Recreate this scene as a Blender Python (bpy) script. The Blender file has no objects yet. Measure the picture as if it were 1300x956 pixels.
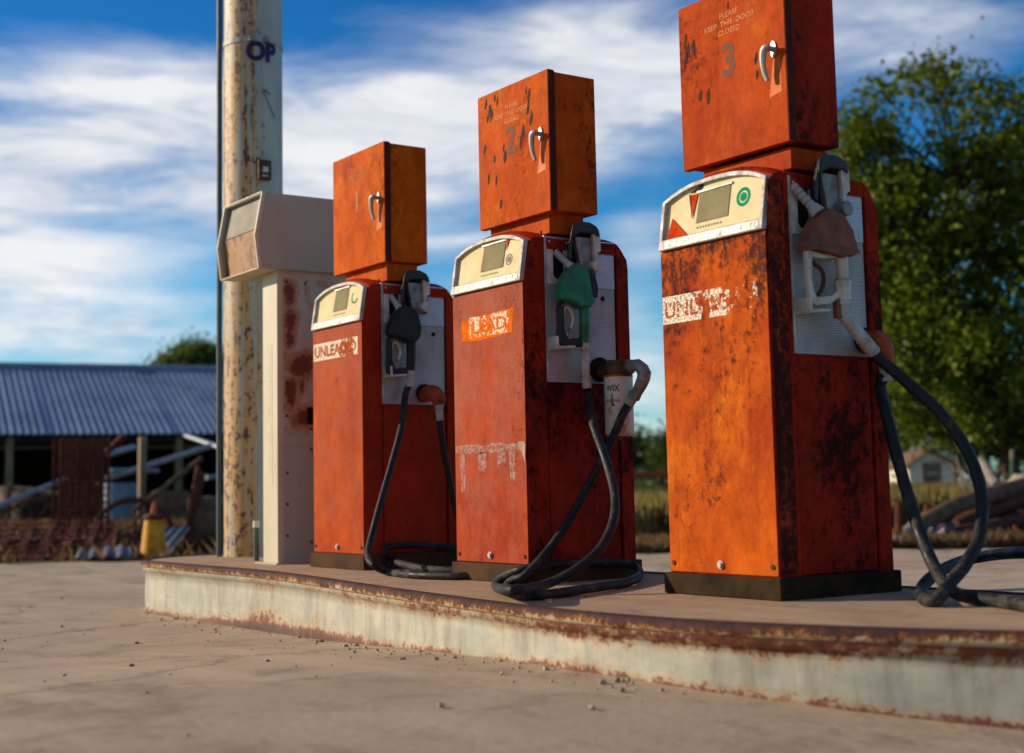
import bpy, math, random
import numpy as np
from mathutils import Vector, Matrix
random.seed(7)
rng = np.random.default_rng(7)
S = bpy.context.scene
COL = S.collection
PI = math.pi

# ------------------------------------------------------------------ camera model
F = 1806.0; CX, CY = 650.0, 433.5
ca = np.array([-1250, 212.5, 1806.]); ca /= np.linalg.norm(ca)
cb = np.array([2912, 126.5, 1806.]); cb -= ca*(ca@cb); cb /= np.linalg.norm(cb)
RX = -ca; RY = cb; RZ = np.cross(RX, RY)
R = np.stack([RX, RY, RZ])
CAM = np.array([0, 0, .68])
FWD = R[:, 2]
ZI = .297                       # top of the pump island
def ray(px, py): return R @ np.array([(px-CX)/F, (py-CY)/F, 1.0])
def at(px, py, D): return CAM + ray(px, py)*D
def onz(px, py, z):
    d = ray(px, py); return CAM + d*((z-CAM[2])/d[2])
def onx(px, py, x):
    d = ray(px, py); return CAM + d*((x-CAM[0])/d[0])
def ony(px, py, y):
    d = ray(px, py); return CAM + d*((y-CAM[1])/d[1])
def depth(p): return float((np.array(p)-CAM) @ FWD)
def gnd(px, D, z=0.0):          # the ground point seen in column px at depth D
    r0 = ray(px, 620); r1 = ray(px, 621)
    k = (z - CAM[2] - r0[2]*D)/((r1[2]-r0[2])*D)
    return at(px, 620+k, D)
def sstep(t):
    t = min(1, max(0, t)); return t*t*(3-2*t)
def gz(x, y):                   # the forecourt rises a little along the island
    return .12*sstep((x+6.8)/3.3)-.10*sstep((x+3.5)/2.2)

# ------------------------------------------------------------------ materials
class NT:
    def __init__(s, tree): s.t = tree; s.n = tree.nodes; s.l = tree.links
    def new(s, typ, **k):
        n = s.n.new(typ)
        for a, v in k.items(): setattr(n, a, v)
        return n
    def setin(s, sock, v):
        if isinstance(v, bpy.types.NodeSocket): s.l.new(v, sock)
        elif isinstance(v, (tuple, list)) and len(v) == 3 and sock.type == 'RGBA': sock.default_value = (*v, 1)
        else: sock.default_value = v
    def math(s, op, a, b=0.0, c=0.0, clamp=False):
        n = s.new('ShaderNodeMath', operation=op, use_clamp=clamp)
        s.setin(n.inputs[0], a); s.setin(n.inputs[1], b); s.setin(n.inputs[2], c)
        return n.outputs[0]
    def mix(s, f, a, b, mode='MIX'):
        n = s.new('ShaderNodeMix', data_type='RGBA', blend_type=mode)
        s.setin(n.inputs[0], f); s.setin(n.inputs[6], a); s.setin(n.inputs[7], b)
        return n.outputs[2]
    def mapr(s, v, a, b, c=0.0, d=1.0):
        n = s.new('ShaderNodeMapRange'); n.clamp = True
        for i, x in enumerate((v, a, b, c, d)): s.setin(n.inputs[i], x)
        return n.outputs[0]
    def vmap(s, v, loc=(0, 0, 0), scale=(1, 1, 1)):
        n = s.new('ShaderNodeMapping'); s.l.new(v, n.inputs[0])
        n.inputs['Location'].default_value = loc; n.inputs['Scale'].default_value = scale
        return n.outputs[0]
    def noise(s, v, scale, detail=4, rough=.6, dist=0.0):
        n = s.new('ShaderNodeTexNoise')
        s.l.new(v, n.inputs['Vector']); n.inputs['Scale'].default_value = scale
        n.inputs['Detail'].default_value = detail; n.inputs['Roughness'].default_value = rough
        n.inputs['Distortion'].default_value = dist
        return n.outputs[0]
    def sep(s, v):
        n = s.new('ShaderNodeSeparateXYZ'); s.l.new(v, n.inputs[0]); return n.outputs

def newmat(name):
    m = bpy.data.materials.new(name); m.use_nodes = True
    t = NT(m.node_tree); b = m.node_tree.nodes['Principled BSDF']
    tc = t.new('ShaderNodeTexCoord').outputs['Object']
    return m, t, b, tc

def simple(name, A, B=None, scale=8, stretch=(1, 1, 1), rough=.6, metal=0, bump=.15, lo=.35, hi=.65, spec=.22, detail=5, bscale=None):
    m, t, b, tc = newmat(name)
    v = t.vmap(tc, (3.1, 1.7, 5.2), stretch)
    n = t.noise(v, scale, detail, .65)
    t.setin(b.inputs['Base Color'], t.mix(t.mapr(n, lo, hi), A, B or A))
    t.setin(b.inputs['Roughness'], t.mapr(n, .3, .7, max(0, rough-.1), min(1, rough+.1)))
    b.inputs['Metallic'].default_value = metal
    b.inputs['Specular IOR Level'].default_value = spec
    if bump:
        bn = t.new('ShaderNodeBump'); bn.inputs['Strength'].default_value = bump; bn.inputs['Distance'].default_value = .01
        t.setin(bn.inputs['Height'], t.noise(v, bscale or scale*3, 5, .7)); t.l.new(bn.outputs[0], b.inputs['Normal'])
    return m

def rustpaint(name, A, B, dark, seed, amt=.5, zlo=None, zhi=None, speck=.5, yellow=None, fade=None, rough=.62, streak=.55, veilamt=.5, fadeamt=.8, grain=1.0):
    """old red-orange paint: paint tones, faded film, rust blooms broken up by fine grain, specks and run marks"""
    m, t, b, tc = newmat(name)
    o = t.vmap(tc, (seed*3.7, seed*1.3, seed*.9))
    z = t.sep(tc)[2]
    big = t.noise(t.vmap(o, (0, 0, 0), (1, 1, .75)), 3.6, 8, .7, .1)
    c = t.mix(t.mapr(big, .40, .60), A, B)
    if yellow:
        y = t.noise(t.vmap(o, (9, 2, 4), (1, 1, .5)), 4.5, 7, .68, .2)
        c = t.mix(t.mapr(y, .52, .68, 0, .75), c, yellow)
    if fade:
        f = t.noise(t.vmap(o, (5, 7, 1), (1, 1, .6)), 6, 10, .8)
        fz = t.math('ADD', f, t.mapr(z, .2, 1.1, -.07, .06))
        c = t.mix(t.mapr(fz, .42, .60, 0, fadeamt), c, fade)
    veil = t.mapr(t.noise(t.vmap(o, (3, 3, 6), (1.3, 1.3, .95)), 6.5, 10, .82, .05), .46, .64, 0, veilamt)
    c = t.mix(veil, c, tuple(x*.40 for x in A))
    # long run marks and hairline scratches
    st = t.noise(t.vmap(o, (0, 4, 0), (22, 22, .9)), 1.0, 9, .8, .1)
    c = t.mix(t.mapr(st, .54, .72, 0, streak*.55), c, tuple(x*.35+y*.3 for x, y in zip(A, dark)))
    st2 = t.noise(t.vmap(o, (8, 1, 3), (90, 90, 5)), 1.0, 4, .8)
    c = t.mix(t.mapr(st2, .56, .74, 0, .28*grain), c, tuple(x*.45+y*.25 for x, y in zip(A, dark)))
    mask = t.noise(t.vmap(o, (2, 2, 8), (1, 1, .55)), 2.4, 5, .65)
    blo = t.noise(t.vmap(o, (1, 6, 3), (1, 1, .85)), 27, 10, .85, .05)
    k = t.math('MULTIPLY_ADD', mask, .60, t.math('MULTIPLY', blo, .75))
    k = t.math('ADD', k, t.math('MULTIPLY', t.math('SUBTRACT', st, .5), .18))
    if zlo is not None: k = t.math('ADD', k, t.mapr(z, zlo, zhi, -.06, .09))
    rm = t.mapr(k, .82-.15*amt, .90-.15*amt)
    sp = t.noise(o, 110, 6, .85)
    spk = t.math('ADD', sp, t.math('MULTIPLY', t.math('SUBTRACT', mask, .5), .35))
    c = t.mix(t.mapr(spk, .57, .66, 0, speck), c, tuple(.3*x+.7*y for x, y in zip(A, dark)))
    g = t.noise(o, 260, 3, .8)
    c = t.mix(t.mapr(g, .34, .47, .30*grain, 0), c, tuple(min(.9, x*1.2+.004) for x in B))
    c = t.mix(t.math('MULTIPLY', rm, .92), c, dark)
    t.setin(b.inputs['Base Color'], c)
    t.setin(b.inputs['Roughness'], t.mapr(k, .5, .95, rough-.06, rough+.25))
    b.inputs['Specular IOR Level'].default_value = .05
    bn = t.new('ShaderNodeBump'); bn.inputs['Strength'].default_value = .45; bn.inputs['Distance'].default_value = .003
    t.setin(bn.inputs['Height'], t.math('ADD', blo, t.math('MULTIPLY', sp, .8))); t.l.new(bn.outputs[0], b.inputs['Normal'])
    return m

M = {}
M['black_plinth'] = simple('plinth', (.014, .011, .007), (.055, .032, .012), 7, rough=.8, bump=.3, spec=.06)
M['plinth_brown'] = simple('plinth_brown', (.035, .022, .013), (.09, .045, .02), 6, rough=.8, bump=.3, spec=.08)
M['chrome'] = simple('chrome', (.42, .41, .38), (.34, .32, .29), 20, rough=.5, metal=.6, bump=.03)
M['alu'] = simple('aluminium', (.46, .44, .40), (.28, .26, .23), 30, rough=.6, metal=.15, bump=.1)
M['alu_dull'] = simple('dull_metal', (.48, .46, .42), (.30, .28, .25), 26, rough=.5, metal=.3, bump=.2)
M['cast'] = simple('cast_metal', (.30, .27, .23), (.17, .155, .14), 24, rough=.45, metal=.5, bump=.3)
M['cast_pale'] = simple('cast_pale', (.62, .54, .42), (.42, .35, .26), 22, rough=.5, metal=.3, bump=.3)
M['hood_black'] = simple('hood_black', (.014, .013, .013), (.04, .037, .034), 16, rough=.42, bump=.12)
M['rubber_plain'] = simple('hose_rubber', (.005, .005, .005), (.018, .016, .014), 14, rough=.5, bump=.12, spec=.22)
def rubber_mat():
    m, t, b, tc = newmat('dusty_hose')
    n = t.noise(tc, 11, 8, .75); f = t.noise(tc, 70, 5, .8); z = t.sep(tc)[2]
    c = t.mix(t.mapr(n, .4, .65), (.006, .006, .006), (.018, .016, .014))
    k = t.math('ADD', t.math('ADD', n, t.math('MULTIPLY', f, .4)), t.mapr(z, .0, .12, .08, 0))
    c = t.mix(t.mapr(k, .74, .88, 0, .7), c, (.10, .078, .055))
    t.setin(b.inputs['Base Color'], c); t.setin(b.inputs['Roughness'], t.mapr(k, .6, .85, .42, .85)); b.inputs['Specular IOR Level'].default_value = .25
    bn = t.new('ShaderNodeBump'); bn.inputs['Strength'].default_value = .25; bn.inputs['Distance'].default_value = .003
    t.setin(bn.inputs['Height'], f); t.l.new(bn.outputs[0], b.inputs['Normal']); return m
M['rubber'] = rubber_mat()
def decal_mat(name, A, B, keep, scale=34, crack=.05):
    """peeling vinyl: whole where kept, cracked along cells, gone elsewhere; keep = [(u, bias)] along its width"""
    m, t, b, tc = newmat(name)
    x, y, z = t.sep(tc)
    n = t.noise(t.vmap(tc, (2, 0, 5), (1, 1, 1)), scale, 4, .65)
    r = t.new('ShaderNodeFloatCurve'); cv = r.mapping.curves[0]
    for i, (u_, v_) in enumerate(keep):
        if i < 2: cv.points[i].location = (u_, v_)
        else: cv.points.new(u_, v_)
    r.mapping.update(); t.l.new(t.math('ADD', t.math('MULTIPLY', x, 1/.6), .5), r.inputs['Value'])
    k = t.math('ADD', n, r.outputs[0])
    v = t.new('ShaderNodeTexVoronoi', feature='DISTANCE_TO_EDGE'); v.inputs['Scale'].default_value = scale*2.4; t.l.new(tc, v.inputs['Vector'])
    al = t.math('MULTIPLY', t.mapr(k, .98, 1.0), t.mapr(v.outputs['Distance'], crack*.6, crack))
    f = t.noise(tc, 90, 4, .7)
    t.setin(b.inputs['Base Color'], t.mix(t.mapr(f, .4, .7), A, B)); b.inputs['Roughness'].default_value = .75; b.inputs['Specular IOR Level'].default_value = .08
    t.setin(b.inputs['Alpha'], al); return m
M['dark'] = simple('dark_hole', (.004, .004, .004), rough=.8, bump=0)
M['green_plastic'] = simple('green_grip', (.008, .17, .065), (.006, .06, .026), 13, rough=.38, bump=.12, lo=.42, hi=.7, spec=.4)
M['black_plastic'] = simple('black_grip', (.006, .006, .006), (.022, .018, .015), 13, rough=.42, bump=.1)
M['rust_nozzle'] = simple('rust_nozzle', (.24, .065, .03), (.12, .045, .028), 15, rough=.6, bump=.25)
M['rust_dark'] = simple('rust_dark', (.055, .018, .008), (.12, .04, .014), 25, rough=.75, bump=.35)
M['rust_red'] = simple('rust_red', (.16, .035, .014), (.06, .018, .01), 12, rough=.8, bump=.3)
M['rust_orange'] = simple('rust_orange', (.50, .13, .02), (.28, .05, .012), 12, rough=.7, bump=.25)
M['brass'] = simple('rusty_brass', (.16, .085, .03), (.05, .028, .015), 20, rough=.55, metal=.4, bump=.35)
M['orange_elbow'] = simple('orange_elbow', (.42, .06, .008), (.18, .028, .006), 12, rough=.45, bump=.15)
M['cream_dial'] = simple('dial_cream', (.74, .62, .36), (.60, .47, .25), 9, rough=.9, bump=.05, lo=.4, hi=.75, spec=.05)
M['dial_glass'] = simple('dial_window', (.20, .17, .09), (.28, .24, .13), 7, rough=.8, bump=.02, spec=.05)
M['white_vinyl'] = simple('white_vinyl', (.80, .74, .58), (.62, .50, .32), 60, rough=.6, bump=.2)
M['vinyl_orange'] = simple('letter_orange', (.50, .085, .006), (.36, .05, .006), 60, rough=.6, bump=.2)
M['patch_orange'] = simple('patch_orange', (.80, .16, .003), (.60, .10, .003), 40, rough=.9, bump=.1, spec=.04)
M['yellow_text'] = simple('faded_yellow', (.62, .22, .03), (.42, .10, .012), 90, rough=.6, bump=0)
M['black_text'] = simple('faded_black', (.07, .022, .012), (.22, .045, .012), 45, rough=.7, bump=0)
M['scar'] = simple('chipped_paint', (.018, .009, .007), (.045, .016, .01), 60, rough=.8, bump=.2)
M['green_sticker'] = simple('green_sticker', (.004, .26, .12), rough=.9, bump=0, spec=.03)
M['red_wedge'] = simple('red_wedge', (.60, .06, .006), (.40, .03, .005), 18, rough=.9, bump=0, spec=.03)
M['tape_old'] = simple('old_tape', (.60, .34, .26), (.36, .06, .025), 60, rough=.5, bump=.5, lo=.47, hi=.56)
def tape_mat():
    m, t, b, tc = newmat('torn_clear_tape')
    n = t.noise(tc, 55, 6, .75, .2); f = t.noise(t.vmap(tc, (1, 2, 3), (1, 1, 2)), 130, 4, .8)
    t.setin(b.inputs['Base Color'], t.mix(t.mapr(f, .4, .65), (.56, .36, .29), (.40, .16, .10)))
    t.setin(b.inputs['Alpha'], t.math('MULTIPLY', t.mapr(n, .44, .60, .04, .52), 1.0)); b.inputs['Roughness'].default_value = .35
    bn = t.new('ShaderNodeBump'); bn.inputs['Strength'].default_value = .6; bn.inputs['Distance'].default_value = .004
    t.setin(bn.inputs['Height'], n); t.l.new(bn.outputs[0], b.inputs['Normal']); return m
M['tape'] = tape_mat()
M['tape_flap'] = simple('tape_flap', (.42, .27, .18), (.30, .16, .10), 20, rough=.4, bump=.3)
M['label_scar'] = simple('label_scar', (.62, .14, .004), (.50, .085, .003), 14, bump=0)
M['ink'] = simple('ink', (.05, .045, .05), (.14, .12, .10), 120, rough=.6, bump=0)
M['blue_paint'] = simple('blue_graffiti', (.012, .012, .08), (.02, .018, .06), 40, rough=.5, bump=0)
M['grey_marker'] = simple('grey_marker', (.14, .16, .15), (.26, .27, .24), 30, rough=.7, bump=0)
M['pvc'] = simple('grey_pvc', (.085, .115, .12), (.06, .08, .085), 8, rough=.5, bump=.05)
M['white_cap'] = simple('white_cap', (.62, .58, .5), rough=.5, bump=.05)

def side_metal(name, A, B, ribs):
    m, t, b, tc = newmat(name)
    x, y, z = t.sep(tc)
    n = t.noise(t.vmap(tc, (0, 0, 0), (1, 1, .5)), 5, 6, .7)
    c = t.mix(t.mapr(n, .35, .7), A, B)
    r = t.math('SINE', t.math('MULTIPLY', z, 2*PI/ribs))
    r2 = t.math('SINE', t.math('MULTIPLY', y, 2*PI/(ribs*1.1)))
    rr = t.math('MULTIPLY', t.mapr(r, .1, .9), t.mapr(r2, -.9, .2, .45, 1))
    c = t.mix(t.math('MULTIPLY', rr, .55), c, (.06, .06, .062))
    t.setin(b.inputs['Base Color'], c)
    b.inputs['Metallic'].default_value = .3; b.inputs['Roughness'].default_value = .5
    bn = t.new('ShaderNodeBump'); bn.inputs['Strength'].default_value = .3; bn.inputs['Distance'].default_value = .002
    t.setin(bn.inputs['Height'], r); t.l.new(bn.outputs[0], b.inputs['Normal'])
    return m
M['side_metal'] = side_metal('side_steel', (.50, .48, .45), (.27, .24, .21), .0085)
M['side_metal_up'] = side_metal('side_steel_blue', (.55, .62, .68), (.42, .46, .50), .0075)

def column_mat():
    m, t, b, tc = newmat('column_paint')
    x, y, z = t.sep(tc)
    n = t.noise(t.vmap(tc, (0, 0, 0), (1, 1, .35)), 5, 5, .65)
    c = t.mix(t.mapr(n, .35, .65), (.40, .44, .37), (.27, .32, .30))
    # rust runs down the weather side of the pipe
    side = t.math('ADD', t.math('MULTIPLY', x, .42), t.math('MULTIPLY', y, -.91))
    st = t.noise(t.vmap(tc, (3, 1, 0), (22, 22, 1.0)), 1, 6, .7, .4)
    k = t.math('ADD', st, t.mapr(side, .04, .17, -.13, .12))
    c = t.mix(t.mapr(k, .505, .62, 0, .85), c, (.52, .25, .035))
    d = t.noise(t.vmap(tc, (7, 3, 2), (1, 1, .8)), 21, 8, .8)
    kd = t.math('ADD', t.math('MULTIPLY', d, .85), t.math('MULTIPLY', k, .45))
    c = t.mix(t.mapr(kd, .722, .755), c, (.09, .025, .008))
    t.setin(b.inputs['Base Color'], c); b.inputs['Roughness'].default_value = .55
    bn = t.new('ShaderNodeBump'); bn.inputs['Strength'].default_value = .3; bn.inputs['Distance'].default_value = .004
    t.setin(bn.inputs['Height'], d); t.l.new(bn.outputs[0], b.inputs['Normal'])
    return m
M['column'] = column_mat()

def kerb_mat():
    m, t, b, tc = newmat('kerb_paint')
    x, y, z = t.sep(tc)
    n = t.noise(t.vmap(tc, (0, 0, 0), (1, 1, 2)), 3.5, 6, .7)
    c = t.mix(t.mapr(n, .35, .68), (.48, .45, .34), (.31, .31, .25))
    c = t.mix(t.mapr(t.noise(t.vmap(tc, (4, 4, 4), (3, 3, .6)), 4, 6, .7), .46, .66, 0, .65), c, (.19, .18, .15))
    wid = t.noise(t.vmap(tc, (8, 0, 0), (1, 1, .3)), 1.6, 5, .65)
    r = t.noise(t.vmap(tc, (1, 2, 3), (1, 1, 1.3)), 19, 10, .85, .1)
    zr = t.math('SUBTRACT', t.math('SUBTRACT', z, t.mapr(x, -1.6, 1.7, -.297, -.177)), t.mapr(x, 1.7, 3.9, 0, -.10))
    zone = t.math('MULTIPLY', t.mapr(x, -2.5, -1.7), t.mapr(x, -.9, .1, 1, 0))
    topb = t.math('MULTIPLY', t.mapr(z, -.105, -.055, 0, .16), t.mapr(x, -1.0, 2.2, .45, 1.25))
    bot = t.math('ADD', t.mapr(zr, .0, .045, .20, 0), t.math('MULTIPLY', t.mapr(zr, .03, .13, .14, 0), zone))
    k = t.math('ADD', t.math('ADD', t.math('MULTIPLY', r, .75), t.math('MULTIPLY', wid, .42)), t.math('ADD', topb, bot))
    fl = t.noise(t.vmap(tc, (4, 4, 9), (1, 1, 1)), 46, 8, .85)
    k2 = t.math('ADD', k, t.math('MULTIPLY', t.math('SUBTRACT', fl, .5), .35))
    c = t.mix(t.mapr(k, .63, .75, 0, .75), c, (.42, .20, .05))
    c = t.mix(t.mapr(k2, .715, .755), c, (.15, .03, .010))
    c = t.mix(t.mapr(k2, .82, .87), c, (.05, .014, .008))
    sc_ = t.noise(t.vmap(tc, (2, 7, 1), (4, 4, 16)), 3, 6, .8)
    c = t.mix(t.mapr(sc_, .60, .68, 0, .5), c, (.30, .25, .17))
    st = t.noise(t.vmap(tc, (6, 1, 0), (30, 30, 1.2)), 1, 4, .7)
    c = t.mix(t.mapr(st, .60, .72, 0, .6), c, (.34, .17, .06))
    t.setin(b.inputs['Base Color'], c); b.inputs['Roughness'].default_value = .6
    bn = t.new('ShaderNodeBump'); bn.inputs['Strength'].default_value = .5; bn.inputs['Distance'].default_value = .006
    t.setin(bn.inputs['Height'], r); t.l.new(bn.outputs[0], b.inputs['Normal'])
    return m
M['kerb'] = kerb_mat()
def rim_mat():
    m, t, b, tc = newmat('kerb_rim')
    r = t.noise(t.vmap(tc, (1, 2, 3), (1, 1, 1)), 32, 10, .85, .1)
    w = t.noise(tc, 2.6, 5, .65)
    zz = t.sep(tc)[2]
    k = t.math('ADD', t.math('ADD', t.math('MULTIPLY', r, .95), t.math('MULTIPLY', w, .45)), t.mapr(zz, -.030, .002, -.16, .06))
    c = t.mix(t.mapr(k, .535, .575), (.46, .38, .26), (.38, .15, .03))
    c = t.mix(t.mapr(k, .575, .62), c, (.10, .035, .018))
    c = t.mix(t.mapr(k, .66, .74), c, (.04, .022, .022))
    t.setin(b.inputs['Base Color'], c); b.inputs['Roughness'].default_value = .75; b.inputs['Specular IOR Level'].default_value = .15
    bn = t.new('ShaderNodeBump'); bn.inputs['Strength'].default_value = .6; bn.inputs['Distance'].default_value = .005
    t.setin(bn.inputs['Height'], r); t.l.new(bn.outputs[0], b.inputs['Normal'])
    return m
M['rim'] = rim_mat()

def ground_mat(name, A, B, stain, sc=1.0, cracks=False):
    m, t, b, tc = newmat(name)
    n = t.noise(tc, 1.1*sc, 8, .7, .4); f = t.noise(tc, 34*sc, 8, .8)
    c = t.mix(t.mapr(n, .35, .65), A, B)
    c = t.mix(t.mapr(f, .40, .72, 0, .55), c, tuple(x*.55 for x in A))
    s = t.noise(t.vmap(tc, (3, 9, 0)), 2.4*sc, 6, .7, .8)
    c = t.mix(t.mapr(s, .52, .66, 0, .7), c, stain)
    oil = t.noise(t.vmap(tc, (6, 2, 0), (1, 1.6, 1)), .75*sc, 7, .72, .3)
    c = t.mix(t.mapr(oil, .57, .68, 0, .55), c, tuple(x*.32 for x in A))
    wsh = t.noise(t.vmap(tc, (1, 8, 0), (.5, 3, 1)), .9*sc, 6, .7)
    c = t.mix(t.mapr(wsh, .5, .7, 0, .45), c, tuple(min(.62, x*1.28) for x in A))
    g = t.noise(t.vmap(tc, (1, 1, 0)), 160*sc, 3, .7)
    c = t.mix(t.mapr(g, .60, .70, 0, .4), c, tuple(x*.4 for x in A))
    c = t.mix(t.mapr(g, .28, .40, .45, 0), c, tuple(min(.6, x*1.7) for x in A))
    h = t.math('ADD', f, t.math('MULTIPLY', g, .5))
    if cracks:
        w = t.noise(t.vmap(tc, (2, 0, 0)), 1.3, 5, .6)
        vor = t.new('ShaderNodeTexVoronoi', feature='DISTANCE_TO_EDGE'); vor.inputs['Scale'].default_value = .45
        va = t.new('ShaderNodeVectorMath', operation='MULTIPLY_ADD'); t.l.new(tc, va.inputs[0]); va.inputs[1].default_value = (1, 1, 0)
        cw = t.new('ShaderNodeCombineXYZ'); t.l.new(w, cw.inputs[0]); t.l.new(f, cw.inputs[1]); t.l.new(cw.outputs[0], va.inputs[2])
        t.l.new(va.outputs[0], vor.inputs['Vector'])
        cr = t.mapr(vor.outputs['Distance'], .002, .010, 1, 0)
        c = t.mix(t.math('MULTIPLY', cr, .7), c, (.03, .022, .015))
    t.setin(b.inputs['Base Color'], c); b.inputs['Roughness'].default_value = .85
    b.inputs['Specular IOR Level'].default_value = .25
    bn = t.new('ShaderNodeBump'); bn.inputs['Strength'].default_value = .6; bn.inputs['Distance'].default_value = .008
    t.setin(bn.inputs['Height'], h); t.l.new(bn.outputs[0], b.inputs['Normal'])
    return m
M['concrete'] = ground_mat('forecourt_concrete', (.49, .37, .245), (.38, .29, .20), (.20, .155, .11), cracks=True)
M['slab'] = ground_mat('island_slab', (.47, .32, .19), (.37, .245, .15), (.22, .145, .09), 1.6)
M['field'] = ground_mat('field_soil', (.20, .14, .07), (.12, .11, .04), (.07, .06, .025), .5)

def cream_mat(name, A, B, rustz=None, seed=0, amt=0.0, patches=()):
    m, t, b, tc = newmat(name)
    o = t.vmap(tc, (seed, seed*2, 1))
    n = t.noise(t.vmap(o, (0, 0, 0), (1, 1, .5)), 4, 5, .65)
    c = t.mix(t.mapr(n, .35, .7), A, B)
    r = t.noise(t.vmap(o, (2, 3, 1), (1.6, 1.6, .8)), 5.5, 8, .7, .3)
    f = t.noise(o, 40, 5, .7)
    k = t.math('ADD', r, t.math('MULTIPLY_ADD', f, .15, amt-.075))
    if rustz:
        z = t.sep(tc)[2]
        k = t.math('ADD', k, t.math('MULTIPLY', t.mapr(z, rustz[0], rustz[1], -.3, 0), t.mapr(z, rustz[2], rustz[3], 1, -.2)) if len(rustz) == 4 else t.mapr(z, rustz[0], rustz[1], -.3, .1))
    if patches:   # rusted-through areas of their own shape: (y, z, radius y, radius z)
        X_, Y_, Z_ = t.sep(tc); best = None
        for (py_, pz_, ry_, rz_) in patches:
            a_ = t.math('DIVIDE', t.math('SUBTRACT', Y_, py_), ry_); b_ = t.math('DIVIDE', t.math('SUBTRACT', Z_, pz_), rz_)
            e_ = t.math('SUBTRACT', 1.0, t.math('SQRT', t.math('ADD', t.math('MULTIPLY', a_, a_), t.math('MULTIPLY', b_, b_))))
            best = e_ if best is None else t.math('MAXIMUM', best, e_)
        n2 = t.noise(o, 14, 8, .75)
        e2 = t.math('ADD', best, t.math('MULTIPLY', t.math('SUBTRACT', n2, .5), 2.2))
        k = t.math('MAXIMUM', k, t.mapr(e2, -.40, .75, .5, .75))
    c = t.mix(t.mapr(k, .56, .64, 0, .8), c, (.36, .15, .03))
    c = t.mix(t.mapr(k, .66, .72), c, (.13, .035, .012))
    t.setin(b.inputs['Base Color'], c); b.inputs['Roughness'].default_value = .5
    return m
M['cream'] = cream_mat('cream_paint', (.56, .48, .33), (.46, .39, .26), seed=2, amt=-.06)
M['cream_grey'] = cream_mat('cream_side', (.37, .40, .31), (.30, .325, .25), seed=5, amt=-.09)
M['cream_rusty'] = cream_mat('rusty_side', (.42, .43, .33), (.34, .345, .27), seed=7, amt=.05, patches=((-.175, 1.47, .055, .10), (-.17, 1.33, .06, .08), (-.18, 1.22, .05, .07), (-.10, 1.09, .15, .10), (-.17, .93, .05, .14), (-.10, .80, .09, .08)))
M['hood_inside'] = cream_mat('hood_inside', (.34, .20, .04), (.26, .09, .015), seed=3, amt=.17)

def roof_mat():
    m, t, b, tc = newmat('tin_roof')
    n = t.noise(t.vmap(tc, (0, 0, 0), (1, 1, 1)), .9, 5, .6)
    c = t.mix(t.mapr(n, .35, .65), (.21, .28, .37), (.13, .185, .26))
    s = t.noise(t.vmap(tc, (5, 5, 5)), 1.6, 8, .75)
    c = t.mix(t.mapr(s, .605, .64), c, (.09, .035, .02))
    s2 = t.noise(t.vmap(tc, (1, 5, 2), (6, 1, 1)), 2.5, 4, .75)
    c = t.mix(t.mapr(s2, .58, .7, 0, .5), c, (.42, .47, .54))
    t.setin(b.inputs['Base Color'], c); b.inputs['Roughness'].default_value = .5; b.inputs['Metallic'].default_value = .15
    return m
M['roof'] = roof_mat()
M['weathered'] = simple('weathered_wood', (.34, .25, .14), (.16, .11, .065), 10, (1, 1, .2), rough=.85)
M['dark_boards'] = simple('dark_boards', (.035, .026, .02), (.02, .015, .012), 8, (1, 1, .2), rough=.9)
M['galv'] = simple('galvanised', (.34, .36, .38), (.24, .26, .28), 9, rough=.35, metal=.6, bump=.05)
M['yellow_paint'] = simple('yellow_paint', (.72, .33, .008), (.50, .18, .008), 9, rough=.5, bump=.1)
M['siding'] = simple('white_siding', (.80, .74, .55), (.68, .62, .45), 8, rough=.7)
M['brown_trim'] = simple('brown_trim', (.22, .12, .06), (.14, .08, .04), 8, rough=.7)
M['rock'] = simple('pale_rock', (.42, .36, .28), (.28, .23, .17), 6, rough=.9, bump=.6)
M['pebble'] = simple('pebble', (.52, .42, .31), (.22, .17, .12), 25, rough=.9, bump=.2)
M['bag'] = simple('dark_plastic', (.02, .022, .035), (.05, .05, .07), 9, rough=.3, bump=.6)
M['bark'] = simple('bark', (.085, .06, .04), (.045, .03, .02), 9, (2, 2, .4), rough=.95, bump=.8)
M['drum_blue'] = simple('drum_blue', (.10, .15, .20), (.2, .24, .27), 5, rough=.7)
M['tin_dull'] = simple('tin_dull', (.12, .15, .19), (.08, .095, .12), 4, rough=.6, metal=.1)
M['boot_plate'] = simple('boot_plate', (.66, .62, .55), (.42, .38, .32), 18, rough=.6, metal=.1, bump=.2)
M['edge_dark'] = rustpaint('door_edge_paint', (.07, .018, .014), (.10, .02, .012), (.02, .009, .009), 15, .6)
M['window_glass'] = simple('window_glass', (.03, .035, .04), (.10, .10, .09), 3, rough=.15, bump=0)
M['pipe_rust'] = simple('pipe_rust', (.16, .095, .05), (.07, .04, .022), 9, rough=.8, bump=.3)
M['pipe_red'] = simple('pipe_red', (.10, .03, .02), (.055, .022, .016), 9, rough=.8, bump=.3)
M['log_grey'] = simple('log_grey', (.26, .21, .17), (.16, .13, .10), 9, rough=.9, bump=.4)

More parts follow.
